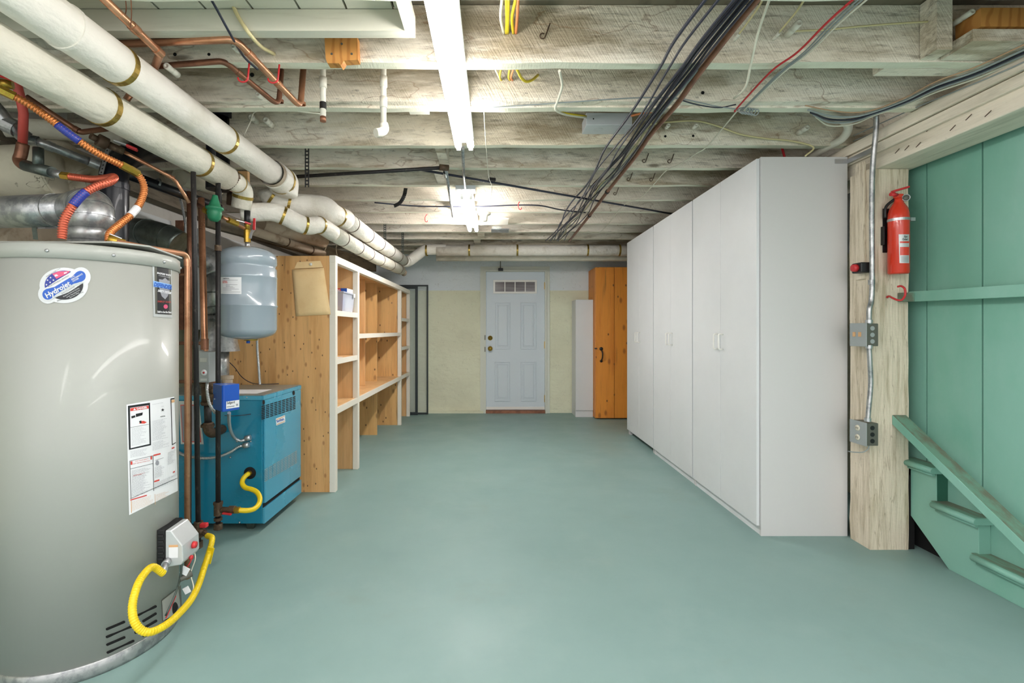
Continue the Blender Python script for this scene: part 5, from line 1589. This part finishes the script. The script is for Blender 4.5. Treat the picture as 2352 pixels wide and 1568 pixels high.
pipe('galvanized_pipe', 'thick pale valve body and pipe at the picture edge under the cream pipe', [P(-20, 240, 2.0), P(20, 285, 2.05), P(62, 318, 2.1)], .03, 'galv', .03, 18, coup=[(P(26, 290, 2.05), (1, .4, -.5), .04)])
t = thing('ball_valve', 'ball valve with a red dipped lever beside the red pipe', 'valve', P(35, 190, 1.9))
MB().tube([P(-5, 190, 1.86), P(30, 195, 1.88)], .017, 12).build('valve_body', 'brass', t)
MB().bar(P(-10, 172, 1.84), P(28, 184, 1.84), .022, .006).build('valve_lever', 'red_plastic', t, bevel=.002)
pipe('copper_pipe', 'aged copper pipe running under the cream wrapped pipe', [P(60, 222, 2.1), P(120, 262, 2.15), P(185, 304, 2.2), P(270, 292, 2.3)], .0125, 'copper_old', .02, coup=[(P(176, 298, 2.19), (1, .3, -.6), .02)])
# ball valve and copper line to the regulator
t = thing('ball_valve', 'ball valve with a red and silver lever under the cream wrapped pipe', 'valve', P(240, 325, 2.1))
MB().tube([P(208, 312, 2.07), P(228, 322, 2.1)], .014, 12).tube([P(224, 320, 2.09), P(246, 331, 2.12)], .027, 18).tube([P(246, 331, 2.12), P(284, 348, 2.17)], .016, 14).build('valve_body', 'rusty', t)
MB().bar(P(262, 324, 2.08), P(292, 334, 2.1), .026, .006).build('lever_arm', 'steel', t, bevel=.001)
MB().bar(P(290, 334, 2.1), P(316, 345, 2.12), .03, .01).build('lever_grip', 'red_plastic', t, bevel=.003)
pipe('copper_pipe', 'slim copper pipe slanting from the ball valve toward the green regulator', [P(278, 345, 2.17), P(392, 406, 2.35), P(406, 418, 2.38), P(434, 466, 2.42)], .0085, 'copper', .03,
     coup=[(P(392, 406, 2.35), (.8, .4, -.4), .03)])
# black vent pipes
t = thing('vent_pipe', 'fat glossy black plastic pipe standing behind the heater flue', 'pipe', P(262, 545, 2.35))
MB().tube(catmull([P(262, 700, 2.35), P(262, 560, 2.35), P(262, 430, 2.35), P(263, 400, 2.36), P(272, 378, 2.4), P(292, 362, 2.46), P(330, 350, 2.6), P(400, 345, 2.8)], 6), .06, 28).build('pipe_run', 'abs', t)
for (c, ax) in ((P(262, 428, 2.35), (0, 0, 1)), (P(290, 364, 2.46), (.6, .6, .3))):
    MB().ring(c, ax, .0605, .03, .003, 28).build('coupling', 'abs', t)
pipe('vent_pipe', 'slimmer black plastic pipe slanting behind the copper pipes', [P(200, 372, 2.6), P(300, 403, 2.75), P(505, 478, 3.2)], .029, 'abs', .02, 20)
MB().ring(P(362, 421, 2.87), P(505, 478, 3.2) - P(300, 403, 2.75), .0293, .012, .002, 20).build('strap_loop', 'galv', label='zinc strap loop holding the slimmer black pipe', cat='strap')
b = MB()
p0, p1 = P(252, 325, 2.3), P(232, 400, 2.28)
b.bar(p0, p1, .02, .0015, up=(0, 1, 0))
for i in range(9):
    b.lathe([(0, 0), (.0035, 0), (0, .0005)], p0.lerp(p1, (i + .5) / 9) + Vector((0, -.0015, 0)), (0, -1, 0), 8, 1)
b.build('hanger_strap', ['galv', 'void'], label='zinc perforated strap in front of the fat black pipe', cat='strap', fix=False)
b = MB()
p0, p1 = P(76, 505, 2.0), P(82, 550, 2.02)
b.bar(p0, p1, .02, .0015, up=(0, 1, 0))
b.build('hanger_strap', 'galv_dark', label='zinc strap below the horizontal flue pipe', cat='strap', fix=False)
# old wrapped ducts behind
t = thing('furnace_duct', 'cracked plaster-wrapped duct cluster behind the galvanized tee and flue', 'duct', P(80, 420, 2.3))
for (pts, r, nm) in (([P(-10, 400, 2.26), P(60, 396, 2.27), P(128, 392, 2.3)], .125, 'duct_trunk'), ([P(112, 352, 2.46), P(150, 385, 2.48), P(200, 425, 2.5)], .11, 'duct_sleeve'),
                     ([P(60, 470, 2.42), P(140, 455, 2.45), P(228, 440, 2.5)], .085, 'duct_branch'), ([P(20, 440, 2.36), P(90, 425, 2.4), P(150, 400, 2.45)], .10, 'duct_branch')):
    cp2 = catmull(pts, 6)
    MB().tube(cp2, r, 28).build(nm, 'wrap_old', t)
    MB().ring(cp2[-2], cp2[-1] - cp2[-3], r + .0005, .02, .004, 28).build('duct_collar', 'wrap_old', t)
for (pts, r, m, l) in (([P(10, 292, 2.3), P(140, 300, 2.4), P(290, 318, 2.6)], .045, 'wrap_b', 'pale painted pipe running behind the orange connector'),
                       ([P(-10, 560, 2.3), P(60, 560, 2.3)], .09, 'wrap_tan', 'brown wrapped duct low behind the horizontal flue'),
                       ([P(412, 408, 2.9), P(500, 432, 3.3)], .05, 'wrap_old', 'cracked wrapped pipe peeking below the cream pipe')):
    t = thing('wrapped_duct', l, 'duct', pts[0])
    MB().tube(catmull(pts, 6), r, 28).build('duct_wrap', m, t)
MB().tube([P(-30, 362, 2.5), P(60, 330, 2.45)], .03, 16).build('insulated_pipe', 'abs', label='dark insulated pipe at the picture edge by the red pipe', cat='pipe')
MB().box(-2.499, -2.10, 2.56, 2.64, 1.45, 1.74).build('old_panel_box', 'wrap_tan', label='brown boxed panel behind the heater flue', cat='box')
# white panel on the side wall
MB().box(-2.48, -2.44, 2.6, 3.62, .9, 2.02).build('wall_panel', 'white_lam', label='plain white panel on the side wall behind the black pipes', cat='panel', bevel=.002)
MB().box(-2.30, -2.27, 3.68, 5.2, 1.2, 1.98).build('wall_panel', 'white_lam', label='plain white panel on the side wall above the grey tank', cat='panel', bevel=.002)
MB().box(-2.42, -2.36, 3.635, 3.67, 1.2, 2.03).build('panel_edge', 'copper_old', label='brown upright strip at the end of the white panel', cat='strip')

# ================================================================ boiler
by0, by1, bxf, bzt = 2.84, 3.382, -1.363, .812
bo_ = thing('boiler', 'teal blue gas boiler with louvred front and yellow gas connector', 'boiler', (-1.72, 3.1, 0))
MB().box(-2.12, bxf - .012, by0, by1, .05, bzt - .03).build('jacket', 'boiler', bo_, bevel=.003)
MB().box(-2.12, bxf - .0, by0 - .004, by1 + .004, bzt - .0295, bzt - .004).build('top_lip', 'boiler_front', bo_, bevel=.002)
MB().box(-2.115, bxf - .006, by0 + .002, by1 - .002, bzt - .0035, bzt).build('top_panel', 'boiler_top', bo_)
MB().box(bxf - .0115, bxf, by0 + .012, by1 - .004, .168, bzt - .0305).build('front_panel', 'boiler_front', bo_, bevel=.002)
MB().box(bxf - .0115, bxf + .002, by0, by1, .05, .142).build('kick_panel', 'boiler_front', bo_, bevel=.002)
MB().box(bxf - .0115, bxf - .009, by0 + .004, by1 - .004, .1425, .1675).build('front_gap', 'void', bo_)
for (x, y) in ((-1.47, 2.90), (-1.47, 3.32), (-2.0, 2.9), (-2.0, 3.32)):
    MB().prism([(-.03, .05), (.03, .05), (.018, 0), (-.018, 0)], lambda u, v, l: Vector((x + u, y + l, v)), -.012, .012).build('foot', 'galv_dark', bo_)


def q5(x, y): return (400 + x / 4.125, 860 + y / 4.125)


fb_ = fX(bxf + .0005)


def grid(tl, tr, bl, br, nc, nr, wf, hf, m, name):
    b = MB()
    for c in range(nc):
        for r_ in range(nr):
            s0, s1 = (c + (1 - wf) / 2) / (nc - 1 + wf + (1 - wf)), (c + (1 + wf) / 2) / nc
            s0 = (c + (1 - wf) / 2) / nc
            t0, t1 = (r_ + (1 - hf) / 2) / nr, (r_ + (1 + hf) / 2) / nr
            def pt(s, t):
                # perspective-correct along the panel
                X0, X1 = tl[0], tr[0]
                y0_, y1_ = bxf * F / (X0 - CX), bxf * F / (X1 - CX)
                yy = y0_ + (y1_ - y0_) * s
                px = CX + bxf * F / yy
                k = (px - X0) / (X1 - X0)
                top = tl[1] + (tr[1] - tl[1]) * k; bot = bl[1] + (br[1] - bl[1]) * k
                return (px, top + (bot - top) * t)
            b.quad([pt(s0, t0), pt(s1, t0), pt(s1, t1), pt(s0, t1)], fb_, 1, 0)
    b.build(name, m, bo_, fix=False)


grid(q5(822, 298), q5(1152, 200), q5(826, 432), q5(1155, 326), 9, 8, .8, .58, 'void', 'upper_louvers')
grid(q5(852, 898), q5(1166, 712), q5(856, 1022), q5(1170, 838), 9, 8, .8, .45, 'steel', 'lower_louvers')
for (x, y) in ((847, 262), (1132, 173)):
    b = MB()
    c = q5(x, y)
    b.fan(c, [(c[0] + 2.8 * math.cos(k * PI / 8), c[1] + 5.4 * math.sin(k * PI / 8)) for k in range(16)], fb_, 1, 0, 1)
    b.build('finger_hole', 'void', bo_, fix=False)
b = MB()


def q6(x, y): return (590 + x / 14.25, 900 + y / 14.25)


b.quad([q6(615, 870), q6(915, 755), q6(925, 985), q6(632, 1100)], fb_, 1, 0)
b.quad([q6(640, 885), q6(898, 780), q6(898, 805), q6(642, 915)], fb_, 2, 1)
b.quad([q6(652, 1050), q6(905, 945), q6(906, 968), q6(655, 1078)], fb_, 2, 1)
b.text('Burnham', fb_, *q6(660, 1000), 90 / 14.25, 2, 2, ang=.37, width=250 / 14.25, bold=.02)
b.build('name_plate', ['paper', 'label_tan', 'label_blue'], bo_, fix=False)
for (x, y, s) in ((690, 215, 1), (533, 783, 1), (620, 1400, 1), (596, 633, 1), (726, 633, 1)):
    MB().lathe([(0, 0), (.006, 0), (.004, .004), (0, .005)], P(*q5(x, y), by0 - .0005), (0, -1, 0), 10).build('screw', 'steel', bo_)
MB().lathe([(0, 0), (.036, 0), (.036, .001), (0, .001)], P(*q5(718, 932), by0 - .0008), (0, -1, 0), 26).build('gas_inlet_hole', 'void', bo_)
b = MB()
z = bzt + .0006
b.box(-1.70, -1.44, by0 + .06, by0 + .26, z, z + .0008)
b.build('top_sheet', 'paper', bo_)
b = MB()
fo = fY(by0 - .0006)
b.quad([q5(42, 250), q5(236, 248), q5(280, 660), q5(64, 658)], fo, 1, 0)
b.quad([q5(60, 285), q5(225, 285), q5(258, 640), q5(80, 640)], fo, 2, 1)
b.quad([q5(66, 293), q5(219, 293), q5(250, 632), q5(86, 632)], fo, 3, 2)
b.text('MANUAL', fo, *q5(172, 530), 15 / 4.125, 5, 1, ang=PI / 2, width=125 / 4.125, bold=.02)
b.build('manual_pouch', ['label_silver', 'label_red', 'label_grey'], label='clear plastic pouch lettered MANUAL stuck on the blue boiler side', cat='pouch', fix=False)
# boiler flue: riser, draft hood, elbows up to the side wall
fx_, fy_ = -1.795, 3.12
t = thing('boiler_flue', 'galvanized flue with draft hood rising from the blue boiler', 'flue', (fx_, fy_, .813))
MB().tube([(fx_, fy_, .813), (fx_, fy_, 1.09)], .062, 28).build('lower_flue', 'galv', t)
MB().lathe([(.125, 1.06), (.105, 1.15), (.10, 1.24), (.085, 1.26), (.064, 1.30), (.064, 1.07), (.125, 1.06)], (fx_, fy_, 0), n=36).build('draft_hood', 'galv', t)
MB().tube([(fx_, fy_, 1.30), (fx_, fy_, 1.57)], .066, 28).build('upper_flue', 'galv', t)
for z in (1.34, 1.44):
    MB().ring((fx_, fy_, z), (0, 0, 1), .0662, .01, .003, 28).build('flue_bead', 'galv_dark', t)
e = catmull([(fx_, fy_, 1.56), (fx_ - .02, fy_ - .0, 1.62), (fx_ - .09, fy_ - .02, 1.67), (fx_ - .20, fy_ - .05, 1.70)], 4)
MB().tube(e, .074, 28).build('flue_elbow', 'galv', t)
for i in (3, 6, 9):
    MB().ring(e[i], e[i + 1] - e[i - 1], .0745, .008, .002, 28).build('elbow_bead', 'galv', t)
e = [Vector((fx_ - .18, fy_ - .045, 1.70)), P(400, 598, 2.92), P(372, 570, 2.86)]
MB().tube(e, .068, 28).build('flue_run', 'galv_dark', t)
e = catmull([P(412, 562, 2.75), P(385, 548, 2.75), P(340, 535, 2.78), P(300, 530, 2.9), P(280, 530, 3.0)], 4)
MB().tube(e, .078, 28).build('dark_elbow', 'galv_dark', t)
for i in (4, 8, 12):
    MB().ring(e[i], e[i + 1] - e[i - 1], .0785, .008, .003, 28).build('elbow_bead', 'galv_dark', t)

# vertical pipes in front of the boiler
x = (446 - CX) * 2.3 / F
xb = (456 - CX) * 2.3 / F
t = thing('gas_pipe', 'black iron gas pipe dropping beside the heater with a red-handled valve', 'pipe', (xb, 2.3, .14))
MB().tube([P(444, 395, 2.3), P(446, 500, 2.3), Vector((xb, 2.3, .15))], .0115, 14).build('pipe_run', 'iron', t)
zt = H - (1215 - CY) * 2.3 / F
for (z, r_, w) in ((zt, .020, .05), (zt + .03, .022, .014), (.17, .021, .03), (zt - .03, .022, .014)):
    MB().ring((xb, 2.3, z), (0, 0, 1), .0116, w, r_ - .0136, 18).build('fitting', 'rusty', t)
MB().tube([(xb, 2.3, zt), (xb + .035, 2.285, zt - .01)], .015, 12).tube([(xb + .035, 2.285, zt - .01), (xb + .055, 2.275, zt - .018)], .012, 6, smooth=False).build('branch_nipple', 'rusty', t)
MB().box(xb + .018, xb + .05, 2.275, 2.30, zt + .015, zt + .035).build('valve_handle', 'red_plastic', t, bevel=.004)
# yellow connector to the heater
s0 = Vector((xb + .058, 2.274, zt - .02))
s1 = gp(.051, .006, -.115)
pts = [s0, P(487, 1236, 2.24), P(482, 1262, 2.2), P(470, 1300, 2.1), P(457, 1340, 2.0), P(440, 1375, 1.88), P(415, 1405, 1.76), P(385, 1432, 1.66), P(350, 1450, 1.60), P(325, 1447, 1.58), P(308, 1425, 1.575), P(304, 1392, 1.59), P(312, 1355, 1.62), P(326, 1325, 1.67), P(350, 1302, 1.745), s1]
t = thing('gas_connector', 'long looping yellow corrugated gas connector at the foot of the heater', 'connector', pts[9])
MB().corr(catmull(pts, 10), .0125, .008, .06).build('connector_hose', 'yellow', t)
MB().obox(P(481, 1275, 2.18), (.03, .006, .075), Matrix.Rotation(.25, 3, 'Y')).build('connector_tag', 'yellow', t, bevel=.002)
# gas line to the boiler
GY = 2.56
xg = (501 - CX) * GY / F
t = thing('gas_pipe', 'black iron gas pipe standing before the blue boiler with a red-handled valve', 'pipe', (xg, GY, .12))
MB().tube([Vector((xg, GY, 2.02)), Vector((xg, GY, .13))], .0125, 14).build('pipe_run', 'iron', t)
zt = H - (1170 - CY) * GY / F
for (z, r_, w) in ((zt, .021, .06), (zt + .035, .024, .012), (.15, .022, .03), (zt - .05, .021, .014), (H - (570 - CY) * GY / F, .017, .03)):
    MB().ring((xg, GY, z), (0, 0, 1), .0127, w, r_ - .0127, 18).build('fitting', 'rusty', t)
MB().tube([(xg, GY, zt), (xg + .10, GY, zt - .002)], .015, 12).build('branch_nipple', 'rusty', t)
MB().bar((xg + .035, GY - .02, zt - .012), (xg + .085, GY - .025, zt - .016), .012, .01).build('valve_handle', 'red_plastic', t, bevel=.003)
MB().ring((xg + .075, GY, zt), (1, 0, 0), .0152, .03, .006, 8).build('union', 'rusty', t)
q = lambda x_, y_, Y: P(*q5(x_, y_), Y)
pts = [Vector((xg + .095, GY, zt - .002)), q(690, 1287, 2.58), q(760, 1270, 2.62), q(802, 1225, 2.66), q(812, 1170, 2.70), q(785, 1115, 2.73), q(735, 1087, 2.74), q(675, 1070, 2.75), q(645, 1030, 2.77), q(655, 985, 2.79), q(688, 950, 2.81), q(718, 932, 2.838)]
t = thing('gas_connector', 'short S-shaped yellow gas connector entering the blue boiler', 'connector', pts[0])
MB().tube(catmull(pts, 8), .0135, 14).build('connector_hose', 'yellow', t)
MB().tube([pts[-2].lerp(pts[-1], .4), pts[-1]], .016, 6, smooth=False).build('hose_nut', 'brass', t)
MB().tube([pts[0] - Vector((.005, 0, 0)), pts[0] + Vector((.02, 0, 0))], .0175, 6, smooth=False).build('hose_nut', 'brass', t)
# copper supply down to the aquastat and sight fittings
t = thing('supply_pipe', 'wide copper riser ending in iron fittings at the boiler side', 'pipe', P(468, 1000, 2.72))
MB().tube([P(462, 455, 2.7), P(470, 800, 2.7), P(472, 880, 2.7)], .017, 18).build('copper_riser', 'copper', t)
MB().ring(P(470, 790, 2.7), (0, 0, 1), .0172, .06, .003, 20).build('copper_coupling', 'copper_old', t)
MB().tube([P(476, 880, 2.7), P(477, 930, 2.7)], .03, 20).build('reducer_fitting', 'rusty', t)
for py in (884, 925, 977):
    MB().ring(P(477, py, 2.7), (0, 0, 1), .030, .014, .005, 20).build('fitting_band', 'rusty', t)
MB().tube([P(477, 930, 2.7), P(478, 975, 2.7)], .019, 14).build('nipple', 'iron', t)
MB().tube(catmull([P(478, 970, 2.7), P(479, 986, 2.7), P(487, 994, 2.72), P(500, 990, 2.78), P(510, 985, 2.838)], 5), .027, 18).build('iron_elbow', 'rusty', t)
MB().tube([P(482, 898, 2.7), P(494, 897, 2.66)], .018, 14).build('side_tapping', 'rusty', t)
ab = thing('aquastat', 'tall grey control box with a round red-centred dial on the copper riser', 'control box', P(473, 880, 2.62))
c = P(473, 843, 2.62)
MB().box(c.x - .029, c.x + .03, 2.60, 2.675, c.z - .082, c.z + .085).build('box_body', 'grey_box', ab, bevel=.004)
MB().lathe([(0, 0), (.017, 0), (.016, .003), (0, .003)], (c.x + .002, 2.5995, c.z - .028), (0, -1, 0), 22).build('dial', 'paper', ab)
MB().lathe([(0, 0), (.006, 0), (0, .002)], (c.x + .002, 2.596, c.z - .028), (0, -1, 0), 12).build('dial_button', 'red_plastic', ab)
MB().box(c.x - .018, c.x + .018, 2.597, 2.5995, c.z + .03, c.z + .052).build('switch_plate', 'steel', ab)
MB().box(c.x - .016, c.x + .018, 2.597, 2.5995, c.z - .072, c.z - .06).build('box_label', 'label_silver', ab)
MB().tube(catmull([P(458, 815, 2.63), P(462, 806, 2.63), P(472, 812, 2.63)], 4), .008, 10).build('cable_clamp', 'steel', ab)
# blue low-water cutoff
lb = thing('low_water_cutoff', 'bright blue control box lettered Safgard in front of the black gas pipe', 'control box', P(520, 950, 2.5))
A0, B0, C0 = P(489, 0, 2.50), P(511, 0, 2.40), P(550, 0, 2.48)
zt_, zb_ = P(0, 885, 2.40).z, P(0, 946, 2.40).z
pl = [(A0.x, A0.y), (B0.x - .004, B0.y), (B0.x + .006, B0.y), (C0.x, C0.y), (C0.x - .05, C0.y + .035)]
MB().prism(pl, lambda u, v, l: Vector((u, v, l)), zb_, zt_).build('box_body', ['blue'], lb, bevel=.003)
d1 = Vector((C0.x - B0.x, C0.y - B0.y, 0)).normalized(); n1 = Vector((d1.y, -d1.x, 0))
w1_ = (Vector((C0.x - B0.x, C0.y - B0.y, 0))).length
fl = lambda u, v, l: Vector((B0.x, B0.y, zt_)) + d1 * u + Vector((0, 0, -v)) + n1 * (.0045 + .0006 * l)
b = MB()
hh = zt_ - zb_
b.quad([(.016, hh * .62), (w1_ - .004, hh * .62), (w1_ - .004, hh * .9), (.016, hh * .9)], fl, 1, 0)
b.text('Safgard', fl, .019, hh * .72, .012, 2, 1, width=.042, bold=.02)
b.quad([(.019, hh * .82), (.06, hh * .82), (.06, hh * .84), (.019, hh * .84)], fl, 2, 1)
b.quad([(w1_ - .022, hh * .76), (w1_ - .012, hh * .76), (w1_ - .012, hh * .84), (w1_ - .022, hh * .84)], fl, 2, 2)
b.build('box_label', ['paper', 'label_black', 'label_grey'], lb, fix=False)
MB().lathe([(0, 0), (.005, 0), (.004, .004), (0, .005)], Vector((A0.x, A0.y, 0)).lerp(Vector((B0.x, B0.y, 0)), .25) + Vector((0, -.002, zb_ + .055)), (-.7, -.7, 0), 10).build('screw', 'steel', lb)
MB().tube([(A0.x + .004, A0.y - .01, (zt_ + zb_) / 2), (xg + .004, GY - .011, (zt_ + zb_) / 2)], .011, 10).build('mounting_nipple', 'rusty', lb)
# BX cables
def bx(label, pts, r=.0075, caps=None):
    t_ = thing('metal_clad_cable', label, 'cable', pts[0])
    MB().corr(catmull(pts, 8), r, .009, .12, 10).build('cable_run', 'steel', t_)
    for c in caps or ():
        MB().tube([Vector(c) - Vector((.012, .0, .004)), Vector(c) + Vector((.018, .004, .003))], .016, 12).build('connector', 'steel', t_)
    return t_


q7 = lambda x_, y_, Y: P(450 + x_ / 7.84, 860 + y_ / 7.84, Y)
bx('short metal-clad cable between the grey and blue control boxes', [q7(205, 150, 2.62), q7(200, 260, 2.60), q7(215, 400, 2.6), q7(250, 540, 2.6), q7(310, 640, 2.6), q7(350, 690, 2.58)])
bx('metal-clad cable hooking from the blue control box into the boiler side', [q7(598, 690, 2.56), q7(600, 860, 2.65), q7(635, 1030, 2.72), q7(700, 1140, 2.78), q7(790, 1190, 2.8), q7(860, 1180, 2.81), q7(925, 1145, 2.825)], .008, [q7(925, 1140, 2.82)])
bx('metal-clad cable sagging across the boiler side below the manual pouch', [P(405, 1035, 2.83), P(425, 1046, 2.8), P(460, 1052, 2.79), P(495, 1050, 2.79), P(525, 1040, 2.8), P(548, 1026, 2.81), P(560, 1023, 2.82)], .008, [P(564, 1022, 2.82)])
bx('metal-clad cable hanging behind the grey expansion tank to the boiler top', [P(590, 765, 2.95), P(591, 800, 2.95), P(594, 840, 2.95), P(597, 882, 2.96)], .007)
bx('metal-clad cable behind the copper risers on the white panel', [P(410, 440, 3.1), P(420, 480, 3.1), P(426, 520, 3.1), P(424, 560, 3.1)], .008)
cable('cable', 'thin black wire drooping across the plywood onto the boiler top', [P(x_, y_, Y) for x_, y_, Y in ((525, 830, 3.3), (540, 845, 3.3), (555, 865, 3.25), (575, 878, 3.2), (600, 882, 3.05), (640, 881, 2.98))], .0025, 'cable_black')
cable('cable', 'thin wires entering the boiler side by the blue control box', [q7(520, 735, 2.7), q7(700, 742, 2.78), q7(850, 730, 2.82), q7(990, 712, 2.838)], .0022, 'cable_black')
# slim copper pipes behind
pipe('copper_riser', 'slim copper riser just behind the black gas pipe by the heater', [P(434, 440, 2.75), P(436, 600, 2.75), P(434, 1236, 2.76)], .0125, 'copper_old', .01)
for (py, l, x0_, x1_) in ((788, 'short level copper pipe behind the risers at tank foot height', 405, 462), (876, 'short level copper pipe at the aquastat foot', 407, 500), (630, 'short level copper pipe behind the risers near the heater plate', 404, 436)):
    pipe('copper_branch', l, [P(x0_, py, 2.8), P(x1_, py, 2.8)], .0105, 'copper_old', .01)
MB().tube([P(522, 862, 2.98), P(522, 884, 2.98)], .03, 18).ring(P(522, 866, 2.98), (0, 0, 1), .03, .02, .006, 18).build('boiler_nipple', 'wrap_tan', label='tan pipe nipple standing on the boiler top behind the blue box', cat='pipe fitting')

# ================================================================ expansion tank
tx_, ty_ = (568 - CX) * 2.75 / F, 2.75
z0, z1 = 1.142, 1.672
tk = thing('expansion_tank', 'glossy grey expansion tank hanging over the blue boiler', 'tank', (tx_, ty_, z0))
r = .157
pr = [(0, 0), (.05, .002), (.10, .012), (.135, .026), (.150, .042), (r, .06), (r, .186), (r + .004, .191), (r + .004, .195), (r, .200), (r, .352), (r + .003, .356), (r, .361), (r, .405), (r - .008, .413), (r - .008, .424), (r, .432), (r, .465), (r - .008, .490), (r - .03, .508), (.09, .524), (.04, .530), (0, .5305)]
MB().lathe(pr, (tx_, ty_, z0), n=64).build('tank_shell', 'tank', tk)
MB().lathe([(0, 0), (.04, 0), (.035, -.006), (0, -.006)], (tx_ + .02, ty_, z0 + .002), n=20).build('valve_base', 'brass', tk)
MB().lathe([(0, 0), (.01, 0), (.01, -.016), (0, -.016)], (tx_ + .005, ty_, z0 - .004), n=12).build('air_valve_cap', 'blue', tk)
fk = cyl(tx_, ty_, r + .0006)
b = MB()


def q8(x_, y_): return (495 + x_ / 22.4, 620 + y_ / 22.4)


b.quad([q8(250, 360), q8(1335, 365), q8(1335, 1235), q8(270, 1220)], fk, 1, 0, 14, 1)
b.text('AMTROL', fk, *q8(385, 465), 2.4, 2, 1, width=15, bold=.03)
b.text('EXTROL', fk, *q8(380, 670), 5.2, 2, 2, width=11, bold=.03)
for i, (y_, x1_) in enumerate(((510, 1150), (745, 1130), (800, 740), (850, 900), (910, 990), (970, 1200), (1035, 830), (1125, 1280))):
    b.quad([q8(385 if i not in (1, 2, 3) else 540, y_), q8(x1_, y_), q8(x1_, y_ + 18), q8(385 if i not in (1, 2, 3) else 540, y_ + 18)], fk, 2, 3, 6, 1)
b.build('tank_label', ['paper', 'label_black', 'label_red', 'label_grey'], tk, fix=False)
zt = z0 + .53
MB().tube([(tx_, ty_, zt - .004), (tx_, ty_, zt + .03)], .012, 12).build('top_nipple', 'steel', tk)
vv = thing('tank_valve', 'brass ball valve with a bent red lever on top of the grey tank', 'valve', (tx_, ty_, zt + .03))
MB().tube([(tx_, ty_, zt + .03), (tx_, ty_, zt + .10)], .018, 8, smooth=False).tube([(tx_, ty_, zt + .10), (tx_, ty_, zt + .17)], .0145, 12).build('valve_body', 'brass', vv)
MB().tube([(tx_, ty_, zt + .13), (tx_, ty_, zt + .21)], .0165, 12).build('taped_nipple', 'black', vv)
MB().bar((tx_ + .022, ty_ - .01, zt + .05), (tx_ + .03, ty_ - .012, zt + .085), .014, .004, up=(0, 1, 0)).bar((tx_ + .03, ty_ - .012, zt + .085), (tx_ + .045, ty_ - .012, zt + .10), .014, .004, up=(0, 1, 0)).build('lever_arm', 'steel', vv)
MB().bar((tx_ + .045, ty_ - .012, zt + .098), (tx_ + .047, ty_ - .012, zt + .165), .014, .007, up=(0, 1, 0)).build('lever_grip', 'red_plastic', vv, bevel=.002)
# regulator, fill valve
rg = thing('pressure_regulator', 'green enamelled bell-shaped pressure regulator beside the black pipes', 'regulator', P(492, 508, 2.505))
c = P(493, 480, 2.505)
b = MB().lathe([(0, .075), (.012, .072), (.016, .055), (.026, .025), (.030, .012), (.042, .010), (.042, -.002), (.034, -.006), (.036, -.02), (.030, -.05), (.018, -.064), (0, -.066)], c, (.04, 0, 1), 20)
b.build('regulator_body', 'regulator', rg)
MB().tube([c + Vector((-.105, .03, .03)), c + Vector((-.02, 0, -.02))], .0115, 12).build('inlet_pipe', 'copper_old', rg)
MB().tube([c + Vector((-.055, .01, -.002)), c + Vector((-.03, .0, -.014))], .019, 8, smooth=False).build('union_nut', 'brass', rg)
fv = thing('fill_valve', 'brass fill valve with a red-tipped lever between the regulator and tank', 'valve', P(535, 510, 2.62))
MB().tube([P(510, 498, 2.58), P(530, 508, 2.62), P(560, 524, 2.72)], .0095, 10).build('fill_pipe', 'copper', fv)
MB().tube([P(524, 505, 2.6), P(545, 514, 2.66)], .016, 8, smooth=False).build('valve_body', 'brass', fv)
MB().bar(P(543, 506, 2.62), P(562, 511, 2.64), .018, .004).build('lever_arm', 'steel', fv)
MB().bar(P(561, 510, 2.64), P(576, 515, 2.66), .02, .009).build('lever_grip', 'red_plastic', fv, bevel=.002)
t = thing('shutoff_valve', 'rusty shut-off with a slim red lever tucked under the cream elbow', 'valve', P(530, 445, 2.9))
MB().tube([P(530, 430, 2.95), P(528, 470, 2.95)], .02, 10).build('valve_body', 'rusty', t)
MB().bar(P(512, 428, 2.86), P(533, 440, 2.88), .014, .006).build('valve_lever', 'red_plastic', t, bevel=.002)
pipe('black_riser', 'short black pipe behind the green regulator', [P(502, 415, 2.75), P(502, 466, 2.75)], .0165, 'iron', .01)
MB().box(*[v for v in ((550 - CX) * 3.3 / F, (572 - CX) * 3.3 / F)], 3.28, 3.31, P(0, 470, 3.3).z, P(0, 395, 3.3).z).build('wood_cleat', 'ply', label='raw wooden cleat seen between the wrapped pipe elbows', cat='block')
